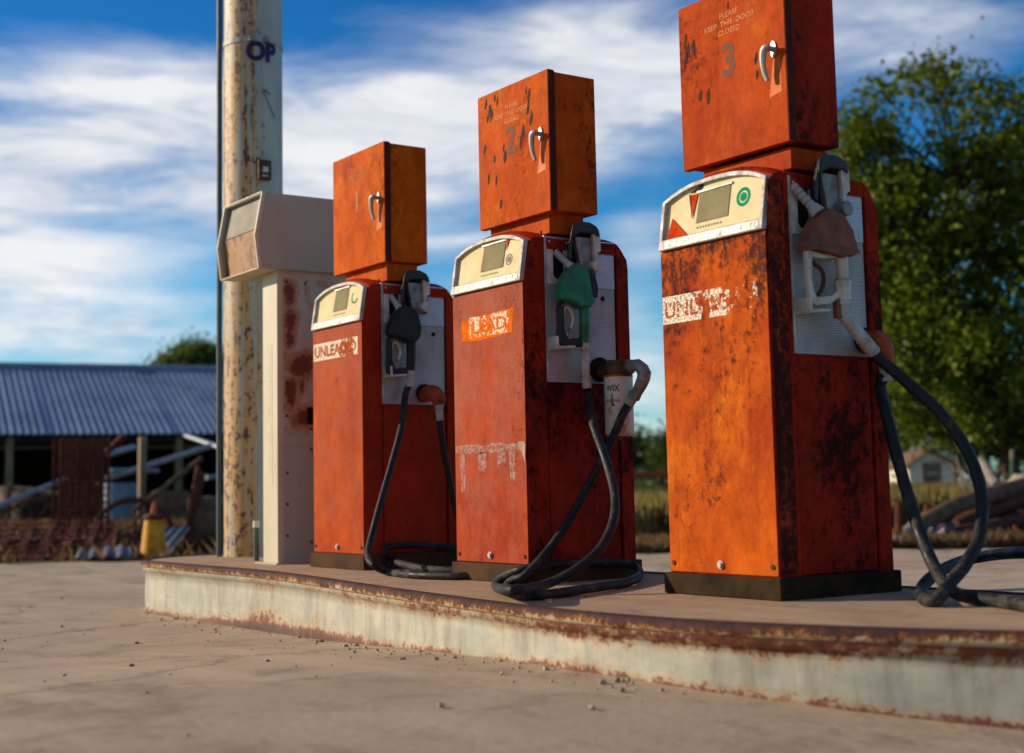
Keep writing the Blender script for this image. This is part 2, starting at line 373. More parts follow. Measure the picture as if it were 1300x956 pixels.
def leaf_mat(name, A, B, C2, trc=(.12, .16, .01)):
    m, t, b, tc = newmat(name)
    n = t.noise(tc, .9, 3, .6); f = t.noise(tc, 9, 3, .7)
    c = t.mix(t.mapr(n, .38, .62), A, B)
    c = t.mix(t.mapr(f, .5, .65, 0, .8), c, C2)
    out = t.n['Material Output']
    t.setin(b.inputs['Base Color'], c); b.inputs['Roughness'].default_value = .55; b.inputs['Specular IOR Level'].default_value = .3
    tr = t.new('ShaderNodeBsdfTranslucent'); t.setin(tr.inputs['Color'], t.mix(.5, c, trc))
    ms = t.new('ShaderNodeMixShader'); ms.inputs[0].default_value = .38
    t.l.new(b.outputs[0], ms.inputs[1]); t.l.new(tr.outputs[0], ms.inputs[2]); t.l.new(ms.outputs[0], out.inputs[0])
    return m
M['leaf'] = leaf_mat('elm_leaves', (.068, .125, .002), (.125, .175, .002), (.24, .24, .004))
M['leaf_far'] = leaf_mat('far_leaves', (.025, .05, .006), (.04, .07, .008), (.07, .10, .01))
M['leaf_bright'] = leaf_mat('bright_leaves', (.05, .10, .010), (.09, .14, .015), (.14, .17, .02))
M['leaf_olive'] = leaf_mat('olive_leaves', (.10, .10, .02), (.14, .11, .03), (.16, .10, .04))
M['grass'] = leaf_mat('dry_grass', (.27, .20, .06), (.17, .16, .035), (.36, .26, .11), (.24, .19, .05))
M['straw'] = leaf_mat('straw', (.17, .105, .045), (.11, .07, .03), (.26, .17, .08), (.20, .12, .05))

# ------------------------------------------------------------------ mesh helpers
def wloc(o):
    v = Vector((0, 0, 0))
    while o is not None: v += o.location; o = o.parent
    return v
class MB:
    def __init__(s): s.v = []; s.f = []; s.mi = []; s.cur = 0
    def add(s, vs, fs):
        b = len(s.v); s.v += [tuple(float(c) for c in p) for p in vs]
        s.f += [tuple(b+i for i in f) for f in fs]; s.mi += [s.cur]*len(fs); return s
    def box(s, x0, x1, y0, y1, z0, z1):
        vs = [(x, y, z) for x in (x0, x1) for y in (y0, y1) for z in (z0, z1)]
        return s.add(vs, [(0, 1, 3, 2), (4, 6, 7, 5), (0, 4, 5, 1), (2, 3, 7, 6), (0, 2, 6, 4), (1, 5, 7, 3)])
    def beam(s, a, b, w, h, up=(0, 0, 1)):
        a = Vector(a); b = Vector(b); d = (b-a).normalized(); sx = d.cross(Vector(up))
        if sx.length < 1e-4: sx = d.cross(Vector((1, 0, 0)))
        sx.normalize(); uy = sx.cross(d); vs = []
        for p in (a, b):
            for i, j in ((-1, -1), (1, -1), (1, 1), (-1, 1)): vs.append(p+sx*(i*w/2)+uy*(j*h/2))
        return s.add(vs, [(0, 3, 2, 1), (4, 5, 6, 7), (0, 1, 5, 4), (1, 2, 6, 5), (2, 3, 7, 6), (3, 0, 4, 7)])
    def prism(s, poly, fn, t0, t1):
        """poly of (a,b); fn(a,b,t) -> point"""
        n = len(poly)
        vs = [fn(a, b, t0) for a, b in poly]+[fn(a, b, t1) for a, b in poly]
        return s.add(vs, [tuple(range(n)), tuple(range(2*n-1, n-1, -1))]+[(i, n+i, n+(i+1) % n, (i+1) % n) for i in range(n)])
    def tube(s, pts, r, n=10, smooth=True, sub=5, cap=True):
        P = [Vector(p) for p in pts]
        if smooth and len(P) > 2:
            Q = []
            rr = list(r) if isinstance(r, (list, tuple)) else None; R2 = []
            for i in range(len(P)-1):
                p0 = P[max(0, i-1)]; p1 = P[i]; p2 = P[i+1]; p3 = P[min(len(P)-1, i+2)]
                for k in range(sub):
                    t = k/sub
                    Q.append(.5*((2*p1)+(p2-p0)*t+(2*p0-5*p1+4*p2-p3)*t*t+(3*p1-p0-3*p2+p3)*t**3))
                    if rr: R2.append(rr[i]*(1-t)+rr[i+1]*t)
            Q.append(P[-1])
            if rr: R2.append(rr[-1]); r = R2
            P = Q
        m = len(P); rs = r if isinstance(r, (list, tuple)) else [r]*m
        T = [(P[min(m-1, i+1)]-P[max(0, i-1)]).normalized() for i in range(m)]
        u = T[0].orthogonal().normalized(); vs = []
        for i in range(m):
            u = (u-T[i]*u.dot(T[i])).normalized(); w = T[i].cross(u)
            for k in range(n):
                a = 2*PI*k/n; vs.append(P[i]+(u*math.cos(a)+w*math.sin(a))*rs[i])
        fs = [(i*n+k, i*n+(k+1) % n, (i+1)*n+(k+1) % n, (i+1)*n+k) for i in range(m-1) for k in range(n)]
        if cap: fs += [tuple(range(n-1, -1, -1)), tuple((m-1)*n+k for k in range(n))]
        return s.add(vs, fs)
    def cyl(s, a, b, r, n=20, r2=None): return s.tube([a, b], [r, r if r2 is None else r2], n, False)
    def blob(s, c, rx, ry, rz, seed=0, j=.15, nu=10, nv=7):
        rd = random.Random(seed); vs = [(c[0], c[1], c[2]-rz)]
        for i in range(1, nv):
            ph = -PI/2+PI*i/nv
            for k in range(nu):
                q = 1+rd.uniform(-j, j); a = 2*PI*k/nu
                vs.append((c[0]+rx*q*math.cos(ph)*math.cos(a), c[1]+ry*q*math.cos(ph)*math.sin(a), c[2]+rz*q*math.sin(ph)))
        vs.append((c[0], c[1], c[2]+rz)); L = len(vs)-1
        fs = [(0, 1+(k+1) % nu, 1+k) for k in range(nu)]
        fs += [(1+i*nu+k, 1+i*nu+(k+1) % nu, 1+(i+1)*nu+(k+1) % nu, 1+(i+1)*nu+k) for i in range(nv-2) for k in range(nu)]
        fs += [(1+(nv-2)*nu+k, 1+(nv-2)*nu+(k+1) % nu, L) for k in range(nu)]
        return s.add(vs, fs)
    def text(s, body, fn, height, width=None, bold=0.0, align='CENTER', spacing=1.0):
        """letters as a flat mesh; fn(x, y) -> world point"""
        cu = bpy.data.curves.new('txt', 'FONT'); cu.body = body; cu.align_x = align; cu.size = 1; cu.offset = bold
        cu.space_line = spacing; cu.resolution_u = 3
        ob = bpy.data.objects.new('txt', cu); COL.objects.link(ob)
        me = bpy.data.meshes.new_from_object(ob.evaluated_get(bpy.context.evaluated_depsgraph_get()))
        vs = [v.co.copy() for v in me.vertices]; fs = [tuple(p.vertices) for p in me.polygons]
        bpy.data.objects.remove(ob); bpy.data.curves.remove(cu); bpy.data.meshes.remove(me)
        ys = [v.y for v in vs]; xs = [v.x for v in vs]
        k = height/(max(ys)-min(ys)); kx = k if width is None else width/(max(xs)-min(xs))
        cxm = (max(xs)+min(xs))/2; cym = (max(ys)+min(ys))/2
        return s.add([fn((v.x-cxm)*kx, (v.y-cym)*k) for v in vs], fs)
    def build(s, name, mat, parent=None, bevel=0, seg=2, smooth=False, sub=0, wn=False):
        off = wloc(parent) if parent else Vector((0, 0, 0))
        me = bpy.data.meshes.new(name)
        me.from_pydata([(v[0]-off.x, v[1]-off.y, v[2]-off.z) for v in s.v], [], s.f)
        mats = mat if isinstance(mat, (list, tuple)) else [mat]
        for m in mats: me.materials.append(M[m] if isinstance(m, str) else m)
        if len(mats) > 1: me.polygons.foreach_set('material_index', s.mi)
        me.update()
        o = bpy.data.objects.new(name, me); COL.objects.link(o)
        if parent: o.parent = parent
        if smooth or bevel:
            me.polygons.foreach_set('use_smooth', [True]*len(me.polygons))
            if bevel or smooth == 'auto':
                me.set_sharp_from_angle(angle=math.radians(32)) if not bevel else None
        if bevel:
            b = o.modifiers.new('bevel', 'BEVEL'); b.width = bevel; b.segments = seg; b.limit_method = 'ANGLE'; b.angle_limit = math.radians(35)
            b.harden_normals = False
            w = o.modifiers.new('wn', 'WEIGHTED_NORMAL'); w.keep_sharp = True
        if sub:
            q = o.modifiers.new('sub', 'SUBSURF'); q.levels = q.render_levels = sub
        return o
def tag(o, label=None, cat=None, group=None, kind=None):
    if label: o['label'] = label
    if cat: o['category'] = cat
    if group: o['group'] = group
    if kind: o['kind'] = kind
    return o
def empty(name, loc, label, cat, group=None, kind=None):
    o = bpy.data.objects.new(name, None); COL.objects.link(o); o.location = tuple(float(c) for c in loc); o.empty_display_size = .1
    return tag(o, label, cat, group, kind)

# ------------------------------------------------------------------ ground, forecourt, island
g = MB(); xs = np.linspace(-14, 6, 60)
def edgeD(px): return 15.2+(14.05-15.2)*(px/1150)
# the far ground: one sheet to the horizon
ring = []
g.add([(-600, -600, -.02), (600, -600, -.02), (600, 600, -.02), (-600, 600, -.02)], [(0, 1, 2, 3)])
tag(g.build('ground', 'field'), kind='structure')
fc = MB()
e0 = gnd(-600, 15.6); e1 = gnd(2200, 13.2)
ed = (e1-e0)[:2]; edn = np.linalg.norm(ed); ed = ed/edn; nv = np.array([ed[1], -ed[0]])
if nv @ (CAM[:2]-e0[:2]) < 0: nv = -nv
vs = []; NU, NV = 90, 70
for i in range(NU):
    for j in range(NV):
        q = e0[:2]+ed*edn*i/(NU-1)+nv*(26*(j/(NV-1)))
        if j == 0: q = q+nv*(.18*math.sin(i*1.7)+.12*math.sin(i*.63))
        vs.append((q[0], q[1], gz(q[0], q[1])))
fc.add(vs, [(i*NV+j, (i+1)*NV+j, (i+1)*NV+j+1, i*NV+j+1) for i in range(NU-1) for j in range(NV-1)])
tag(fc.build('forecourt', 'concrete', smooth=True), kind='structure')

out = [(-8.12, 3.0), (-7.3, 3.0), (-6.6, 3.0), (-5.9, 2.93), (-5.3, 2.84), (-4.8, 2.77), (-4.2, 2.70), (-3.64, 2.655), (-3.3, 2.67), (-2.98, 2.72), (-2.64, 2.84),
       (-2.25, 3.04), (-1.95, 3.26), (-1.8, 3.5), (-1.85, 3.78), (-2.1, 3.98), (-2.5, 4.08), (-3.2, 4.1), (-4.5, 4.1), (-6, 4.1), (-7, 4.1), (-8.12, 4.1)]
for k in range(1, 8):
    a = PI/2+PI*k/8; out.append((-8.12+.55*math.cos(a), 3.55+.55*math.sin(a)))
def cr(P, sub):
    n = len(P); Q = []
    for i in range(n):
        p0, p1, p2, p3 = (np.array(P[(i+k-1) % n]) for k in range(4))
        for k in range(sub):
            t = k/sub; Q.append(.5*((2*p1)+(p2-p0)*t+(2*p0-5*p1+4*p2-p3)*t*t+(3*p1-p0-3*p2+p3)*t**3))
    return Q
O = cr(out, 5); n = len(O)
nrm = []
for i in range(n):
    d = O[(i+1) % n]-O[i-1]; d = d/np.linalg.norm(d); nrm.append(np.array([d[1], -d[0]]))   # outward for a counter-clockwise outline
island = empty('pump_island', (-5.2, 3.5, ZI), 'long raised concrete island with rounded ends and rusty painted steel kerb under the pumps', 'pump island')
sb = MB()
inn = [O[i]-nrm[i]*.035 for i in range(n)]
sb.add([(p[0], p[1], ZI) for p in inn]+[(p[0], p[1], -.05) for p in inn], [tuple(range(n))]+[(i, n+i, n+(i+1) % n, (i+1) % n) for i in range(n)])
sb.build('concrete_slab', 'slab', island)
kb = MB()
prof = [(-.012, -.022), (-.010, -.05), (-.022, -.056), (-.026, -.07)]
rows = []
for i in range(n):
    zb = gz(*O[i]); wob = .006*math.sin(i*.9)+.004*math.sin(i*2.3)
    pts = [(-.004, -.03), (-.006, -.055), (-.022, -.062)]
    col = [(O[i]+nrm[i]*(a), ZI+b) for a, b in pts]
    for k in range(1, 7):
        t = k/6; col.append((O[i]+nrm[i]*(-.022+wob*math.sin(PI*t)), ZI-.062+(zb-.03-ZI+.062)*t))
    rows.append(col)
L = len(rows[0]); 
kb.add([(c[0][0], c[0][1], c[1]) for r in rows for c in r], [(i*L+j, i*L+j+1, ((i+1) % n)*L+j+1, ((i+1) % n)*L+j) for i in range(n) for j in range(L-1)])
kb.build('kerb_face', 'kerb', island, smooth=True)
rm = MB()
pr = [(-.040, .001), (-.030, .006), (-.014, .007), (.0, .002), (.008, -.010), (.008, -.024), (-.002, -.034), (-.03, -.036)]
L = len(pr)
rm.add([(*(O[i]+nrm[i]*a), ZI+b) for i in range(n) for a, b in pr], [(i*L+j, i*L+j+1, ((i+1) % n)*L+j+1, ((i+1) % n)*L+j) for i in range(n) for j in range(L-1)])
rm.build('kerb_rim', 'rim', island, smooth=True)

# pebbles on the forecourt
pb = MB()
for k in range(240):
    if k < 150:
        i = random.randrange(0, 45); p = O[i]+nrm[i]*abs(random.gauss(.03, .12)); 
    else: p = np.array([random.uniform(-9.5, -2.2), random.uniform(1.2, 3.0)])
    if k >= 150 and random.random() < .35: p = gnd(random.uniform(-50, 260), random.uniform(6, 13))[:2]
    if 150 <= k and -8.6 < p[0] < -1.7 and 2.62 < p[1] < 4.2: continue
    r = random.choice((.0025, .003, .004, .005, .008))*random.uniform(.8, 1.3)
    pb.blob((p[0], p[1], gz(p[0], p[1])+r*.5), r*random.uniform(.8, 1.4), r*random.uniform(.8, 1.3), r*.7, k, .25, 6, 4)
tag(pb.build('gravel', 'pebble'), 'loose pebbles and grit scattered on the forecourt along the kerb', 'gravel', kind='stuff')

# ------------------------------------------------------------------ pumps
COR = {1: np.array([-6.2, 3.384, .371]), 2: np.array([-4.717, 3.324, .371]), 3: np.array([-3.377, 3.379, .371])}
PM = {}
PM[1] = dict(front=rustpaint('paint_front_a', (.33, .044, .010), (.50, .085, .007), (.07, .016, .008), 1, .25, speck=.35, fade=(.36, .085, .045), streak=.35, veilamt=.25),
             side=rustpaint('paint_side_a', (.36, .028, .006), (.28, .022, .006), (.035, .010, .006), 2, .5, speck=.5, veilamt=.5),
             box=rustpaint('paint_box_a', (.54, .078, .002), (.74, .150, .002), (.10, .020, .004), 3, .4, speck=.5, yellow=(.60, .17, .005), veilamt=.8, fade=(.36, .040, .004), fadeamt=.5))
PM[2] = dict(front=rustpaint('paint_front_b', (.33, .040, .012), (.44, .065, .014), (.06, .015, .010), 4, .45, speck=.75, fade=(.36, .105, .062), streak=.55, veilamt=.35, fadeamt=.9),
             side=rustpaint('paint_side_b', (.32, .022, .006), (.16, .016, .006), (.018, .007, .006), 5, 1.0, speck=.8, veilamt=.8),
             box=rustpaint('paint_box_b', (.64, .115, .002), (.48, .062, .003), (.06, .016, .006), 6, .5, speck=.75, yellow=(.66, .19, .005), veilamt=.8, fade=(.36, .040, .004), fadeamt=.5))
PM[3] = dict(front=rustpaint('paint_front_c', (.36, .042, .004), (.56, .098, .003), (.035, .014, .010), 8, .60, 0.0, 1.15, speck=.85, yellow=(.78, .20, .005), streak=.85),
             side=rustpaint('paint_side_c', (.38, .018, .004), (.26, .020, .004), (.016, .006, .005), 9, .85, speck=.9, streak=.8, veilamt=.8),
             box=rustpaint('paint_box_c', (.54, .074, .002), (.36, .036, .003), (.06, .014, .006), 10, .55, speck=.7, yellow=(.70, .19, .005), streak=.7, veilamt=.8, fade=(.36, .040, .004), fadeamt=.5))
M['strip_speckled'] = rustpaint('strip_speckled', (.42, .05, .01), (.34, .04, .01), (.02, .008, .006), 12, 1.75, speck=1)

def shrink_poly(P, d):
    c = np.mean(np.array(P), axis=0); return [tuple(c+(np.array(p)-c)*(1-d/np.linalg.norm(np.array(p)-c))) for p in P]

def make_pump(k):
    c = COR[k]; G = lambda u, v, w: (c[0]+u, c[1]+v, c[2]+w)
    lab = {1: 'rusty red fuel pump with black nozzle and UNLEADED strip, beside the cream console',
           2: 'rusty red fuel pump with green nozzle, white filter canister and torn tape on its front',
           3: 'bright orange rusted fuel pump with number 3 on its box and silver framed nozzle'}[k]
    root = empty('fuel_pump', (c[0]-.27, c[1]+.28, ZI), lab, 'fuel pump', 'fuel pumps on the island')
    mat = PM[k]; W = .545
    topz = {1: 1.40, 2: 1.40, 3: 1.415}[k]
    arch = lambda x: topz-.055*(abs((x+W/2)/(W/2))**2.6)
    # plinth
    b = MB(); b.box(c[0]-W-.018, c[0]+.016, c[1]-.018, c[1]+.57, ZI+.001, c[2]); b.build('plinth', 'black_plinth' if k == 3 else 'plinth_brown', root, .004)
    # casing: front shell, back shell, cap, core
    b = MB(); NX = 14
    def shell(prof):
        n = len(prof); vs = []
        for i in range(NX+1):
            x = -W+W*i/NX
            for (v, w) in prof:
                ww = w if w < 1.3 else w+(arch(x)-topz)
                vs.append(G(x, v, ww))
        fs = [(i*n+j, (i+1)*n+j, (i+1)*n+(j+1) % n, i*n+(j+1) % n) for i in range(NX) for j in range(n)]
        fs += [tuple(range(n)), tuple(NX*n+j for j in range(n-1, -1, -1))]
        b.add(vs, fs)
    D0, D1 = .104, .488
    shell([(0, 0), (D0, 0), (D0, topz), (.055, topz-.004), (.036, topz-.016), (.002, 1.16)])
    shell([(D1, 0), (.55, 0), (.55, 1.24), (.545, 1.28), (.512, topz-.02), (.495, topz-.003), (D1, topz)])
    # cap between the shells
    vs = []
    for i in range(NX+1):
        x = -W+.002+(W-.004)*i/NX
        for v, w in ((D0, topz-.05), (D1, topz-.05), (D1, topz-.003), (D0, topz-.003)): vs.append(G(x, v, w+(arch(x)-topz)))
    b.add(vs, [(i*4+j, (i+1)*4+j, (i+1)*4+(j+1) % 4, i*4+(j+1) % 4) for i in range(NX) for j in range(4)]+[(0, 1, 2, 3), tuple(NX*4+j for j in (3, 2, 1, 0))])
    b.box(c[0]-W+.018, c[0]-.02, c[1]+D0, c[1]+D1, c[2], c[2]+1.33)
    # raised bead on the front shell beside the metal panel
    b.tube([G(.001, .086, .0), G(.001, .086, 1.30), G(.001, .092, 1.37)], .0045, 8, False)
    casing = b.build('casing', mat['side'], root, .006, 3)
    # front panel
    b = MB(); b.box(c[0]-W+.004, c[0]-.004, c[1]-.005, c[1]-.0005, c[2]+.004, c[2]+1.150)
    fp = b.build('front_panel', mat['front'], root, .003)
    b = MB(); 
    b.cyl(G(-.275, -.004, .035), G(-.275, -.011, .035), .0145, 16); b.cyl(G(-.275, -.011, .035), G(-.275, -.017, .035), .010, 6)
    b.build('lock', 'chrome', fp, smooth='auto')
    for u in (-W+.025, -.028):
        b = MB(); b.cyl(G(u, -.004, .035), G(u, -.010, .035), .0085, 8); b.build('bolt', 'rust_dark', fp)
    # speckled return of the front shell on pump 3
    if k == 3:
        b = MB(); b.box(c[0]+.0005, c[0]+.0022, c[1]+.006, c[1]+.079, c[2]+.01, c[2]+1.33); b.build('corner_strip', 'strip_speckled', root)
    # side panels
    b = MB(); b.box(c[0]-.020, c[0]-.010, c[1]+.113, c[1]+.4785, c[2]+.742, c[2]+1.352)
    sp = b.build('side_panel', 'side_metal', root)
    b = MB(); b.box(c[0]-.010, c[0]-.0065, c[1]+.24, c[1]+.478, c[2]+1.148, c[2]+1.350)
    for v in (.262, .46):
        for w in (1.17, 1.27): b.cyl(G(-.0065, v, w), G(-.004, v, w), .0045, 8)
    b.build('upper_plate', 'side_metal_up', sp)
    b = MB(); b.box(c[0]-.018, c[0]-.001, c[1]+.106, c[1]+.117, c[2]+.742, c[2]+1.352)
    if k == 3:
        for i in range(60): b.box(c[0]-.001, c[0]+.002, c[1]+.106, c[1]+.117, c[2]+.745+i*.0101, c[2]+.750+i*.0101)
    b.build('edge_trim', 'cast_pale' if k == 3 else 'alu_dull', sp)
    b = MB(); b.cyl(G(-.0102, .415, 1.105), G(-.008, .415, 1.105), .011, 14); b.build('hole', 'dark', sp)
    b = MB(); b.box(c[0]-.020, c[0]-.008, c[1]+.113, c[1]+.4785, c[2]+.004, c[2]+.738)
    b.build('lower_side_panel', mat['side'], root, .002)
    for v0, v1 in ((.1045, .1115), (.4795, .4875)):
        b = MB(); b.box(c[0]-.0198, c[0]-.0135, c[1]+v0, c[1]+v1, c[2]+.004, c[2]+1.345); b.build('panel_gap', 'dark', root)
    # nozzle boot plate with slot
    b = MB(); b.box(c[0]-.010, c[0]-.003, c[1]+.121, c[1]+.236, c[2]+1.152, c[2]+1.345)
    for v, w in ((.133, 1.33), (.224, 1.33), (.133, 1.168), (.224, 1.168)): b.cyl(G(-.003, v, w), G(.0, v, w), .005, 8)
    bp = b.build('nozzle_boot', 'boot_plate', root, .001)
    b = MB(); cap = [(.178+.026*math.cos(a), (1.31 if math.sin(a) > 0 else 1.195)+.022*math.sin(a)) for a in [2*PI*i/24+.01 for i in range(24)]]
    b.prism(cap, lambda p, q, t: G(t, p, q), -.003, -.0022); b.build('slot', 'dark', bp)
    ring_ = [(.178+.031*math.cos(a), (1.31 if math.sin(a) > 0 else 1.195)+.027*math.sin(a)) for a in [2*PI*i/24+.01 for i in range(25)]]
    # display head
    yd = lambda w: .002+(w-1.16)*.155
    def DP(u, w, o): return G(u, yd(w)-o, w)
    def dtop(u, ins): return arch(u)-.022-ins
    def outline(ins, zb):
        P = [(-W+.006+ins, zb), (-.006-ins, zb)]
        N = 12
        for i in range(N+1):
            u = -.006-ins-(W-.012-2*ins)*i/N
            P.append((u, dtop(u, ins)))
        return P
    o1 = outline(0, 1.157); o2 = outline(.017, 1.196)
    # glass-bottomed dial plate
    b = MB(); P = outline(.012, 1.185); b.prism(P, lambda p, q, t: DP(p, q, t), .0005, .003)
    disp = b.build('display', 'cream_dial', root)
    b = MB(); n_ = len(o1)
    vs = [DP(p, q, .0) for p, q in o1]+[DP(p, q, .020) for p, q in o1]+[DP(p, q, .020) for p, q in o2]+[DP(p, q, .003) for p, q in o2]
    fs = []
    for i in range(n_):
        j = (i+1) % n_
        for a in range(3): fs.append((a*n_+i, a*n_+j, (a+1)*n_+j, (a+1)*n_+i))
    b.add(vs, fs); b.build('bezel', 'alu', disp, .003)
    # raised makers' strip: small embossed blocks along the lower bezel
    b = MB()
    for i in range(6):
        u = -W+.055+i*.083
        for q in range(3): b.prism([(u+q*.018, 1.168), (u+q*.018+.013, 1.168), (u+q*.018+.016, 1.186), (u+q*.018+.004, 1.186)], lambda p, q_, t: DP(p, q_, t), .0195, .0215)
    b.prism([(-W+.04, 1.163), (-.04, 1.163), (-.04, 1.191), (-W+.04, 1.191)], lambda p, q_, t: DP(p, q_, t), .0190, .0202)
    b.build('embossed_strip', 'alu_dull', disp)
    wx0, wx1 = {1: (-.335, -.19), 2: (-.335, -.165), 3: (-.36, -.195)}[k]
    b = MB(); b.prism([(wx0, 1.235), (wx1, 1.235), (wx1+.004, 1.345), (wx0+.008, 1.345)], lambda p, q, t: DP(p, q, t), .003, .006)
    b.build('counter_window', 'dial_glass', disp, .001)
    b = MB(); b.prism([(wx0-.004, 1.345), (wx1+.012, 1.348), (wx1+.012, 1.356), (wx0-.004, 1.353)], lambda p, q, t: DP(p, q, t), .003, .010)
    b.build('window_lip', 'alu_dull', disp)
    b = MB()
    for i in range(9): b.prism([(wx0+.005+i*.015, 1.214), (wx0+.014+i*.015, 1.214), (wx0+.014+i*.015, 1.221), (wx0+.005+i*.015, 1.221)], lambda p, q, t: DP(p, q, t), .003, .0036)
    b.build('worn_print', 'ink', disp)
    def ringm(u, w, r0, r1, a0=0, a1=2*PI, sx=1.0):
        b = MB(); N = 28
        vs = [DP(u+r*sx*math.cos(a0+(a1-a0)*i/N), w+r*math.sin(a0+(a1-a0)*i/N), .0042) for i in range(N+1) for r in (r0, r1)]
        b.add(vs, [(2*i, 2*i+1, 2*i+3, 2*i+2) for i in range(N)]); return b
    if k == 3:
        b = ringm(-.125, 1.29, .022, .034); b2 = ringm(-.125, 1.29, .0, .016); b.add(b2.v, b2.f); b.build('round_sticker', 'green_sticker', disp)
        b = MB(); b.prism([(-.40, 1.345), (-.36, 1.345), (-.378, 1.262)], lambda p, q, t: DP(p, q, t), .0062, .0072)
        b.prism([(-.51, 1.20), (-.40, 1.20), (-.49, 1.275)], lambda p, q, t: DP(p, q, t), .0062, .0072); b.build('red_wedge', 'red_wedge', disp)
        b = MB(); b.prism([(-.405, 1.353), (-.352, 1.353), (-.33, 1.375), (-.345, 1.375)], lambda p, q, t: DP(p, q, t), .0062, .0072)
        b.prism([(-.407, 1.352), (-.399, 1.345), (-.378, 1.258), (-.381, 1.256)], lambda p, q, t: DP(p, q, t), .0074, .0082); b.build('crack', 'dark', disp)
    if k == 2:
        b = ringm(-.125, 1.262, .019, .024); b2 = ringm(-.125, 1.262, .0, .013); b.add(b2.v, b2.f); b.build('round_sticker', 'ink', disp)
        b = MB(); b.prism([(-.155, 1.30), (-.125, 1.37), (-.148, 1.37)], lambda p, q, t: DP(p, q, t), .0062, .0072); b.build('red_wedge', 'red_wedge', disp)
    if k == 1:
        ringm(-.115, 1.29, .026, .035, PI*.75, PI*1.9).build('round_sticker', 'green_sticker', disp)
    # lettering strip on the front
    FP = lambda u, w, o=.0056: G(u, -o, w)
    def quad(u0, u1, z0, z1, o_, mt, nm, par):
        b = MB(); b.add([FP(u0, z0, o_), FP(u1, z0, o_), FP(u1, z1, o_), FP(u0, z1, o_)], [(0, 1, 2, 3)]); return b.build(nm, mt, par)
    KEEP = {1: [(0, .62), (1, .58), (.50, .60), (.58, .47), (.66, .42), (.76, .44), (.84, .60)], 2: [(0, .2), (1, .2), (.24, .30), (.30, .50), (.48, .44), (.60, .52), (.72, .55), (.80, .3)], 3: [(0, .62), (1, .1), (.32, .60), (.42, .40), (.48, .50), (.60, .50), (.70, .38), (.85, .36)]}[k]
    if k == 1:
        dec = quad(-.530, -.045, .992, 1.082, .0060, decal_mat('peeling_white_a', (.80, .74, .58), (.68, .56, .38), KEEP), 'lettering_strip', fp)
        b = MB(); b.text('UNLEADED', lambda x, y: FP(-.288+x, 1.037+y, .0066), .058, .455, .035); b.build('lettering', decal_mat('peeling_orange_a', (.50, .085, .006), (.32, .045, .006), [(0, .62), (1, .56)], 40, .03), dec)
    if k == 2:
        b = MB(); b.prism([(-.47, .948), (-.33, .940), (-.20, .945), (-.085, .952), (-.075, 1.052), (-.25, 1.046), (-.47, 1.032)], lambda p, q, t: FP(p, q, t), .0052, .0056)
        dec = b.build('lettering_patch', 'patch_orange', fp)
        w2 = quad(-.47, -.09, .955, 1.045, .0062, decal_mat('peeling_white_b', (.85, .78, .60), (.80, .50, .22), KEEP, 40, .07), 'lettering_strip', dec)
        b = MB(); b.text('LEAD', lambda x, y: FP(-.255+x, 1.0+y, .0068), .055, .26, .02); b.build('lettering', decal_mat('peeling_orange_b', (.80, .16, .003), (.60, .10, .003), [(0, .60), (1, .55)], 40, .03), w2)
        # torn tape
        b = MB(); rd = random.Random(5)
        top = [(-.535+i*.0357, .495+rd.uniform(-.006, .006)) for i in range(16)]; bot = [(p[0], .462+rd.uniform(-.005, .005)) for p in reversed(top)]
        b.prism(top+bot, lambda p, q, t: FP(p, q, t), .0054, .0064)
        for u, w_, l in ((-.50, .040, .17), (-.36, .065, .085), (-.215, .07, .055), (-.125, .045, .125)):
            P = [(u, .464), (u+w_, .464), (u+w_-.003, .464-l*.35), (u+w_+.004, .464-l*.6), (u+w_*.95, .464-l+.012), (u+w_*.7, .464-l), (u+w_*.45, .464-l+.008), (u+w_*.1, .464-l-.004), (u+.003, .464-l*.55)]
            b.prism(P, lambda p, q, t: FP(p, q, t), .0054, .0064)
        b.build('torn_tape', 'tape', fp)
        b = MB(); b.add([G(-.06, -.007, .50), G(-.008, -.012, .498), G(.028, -.03, .485), G(.018, -.028, .40), G(-.006, -.012, .415), G(-.03, -.008, .455)], [(0, 1, 4, 5), (1, 2, 3, 4)])
        b.build('tape_flap', 'tape_flap', fp, smooth=True)
    if k == 3:
        dec = quad(-.537, -.05, .888, .988, .0060, decal_mat('peeling_white_c', (.82, .76, .60), (.70, .58, .40), KEEP, 30, .06), 'lettering_strip', fp)
        b = MB(); b.text('UNLEADED', lambda x, y: FP(-.295+x, .937+y, .0066), .060, .46, .02); b.build('lettering', decal_mat('peeling_orange_c', (.48, .07, .006), (.30, .04, .005), [(0, .62), (1, .35), (.45, .52)], 36, .05), dec)
    # neck and electrical cabinet
    b = MB(); b.box(c[0]-.47, c[0]-.025, c[1]+.155, c[1]+.335, c[2]+topz-.03, c[2]+1.462); b.build('neck', mat['box'], root, .004)
    zb, zt = {1: (1.458, 2.078), 2: (1.452, 2.056), 3: (1.470, 2.092)}[k]
    x0, x1 = {1: (-.535, .022), 2: (-.50, .035), 3: (-.54, .005)}[k]
    cbn = MB(); cbn.box(c[0]+x0+.006, c[0]+x1-.006, c[1]+.158, c[1]+.372, c[2]+zb+.006, c[2]+zt-.006); cab = cbn.build('cabinet', mat['side'] if k == 3 else mat['box'], root, .005)
    b = MB(); b.box(c[0]+x0, c[0]+x1, c[1]+.118, c[1]+.150, c[2]+zb, c[2]+zt); door = b.build('cabinet_door', mat['box'], cab, .004)
    b = MB(); b.box(c[0]+x0+.004, c[0]+x1-.004, c[1]+.1505, c[1]+.1575, c[2]+zb+.004, c[2]+zt-.004); b.build('door_gap', 'rust_dark', cab)
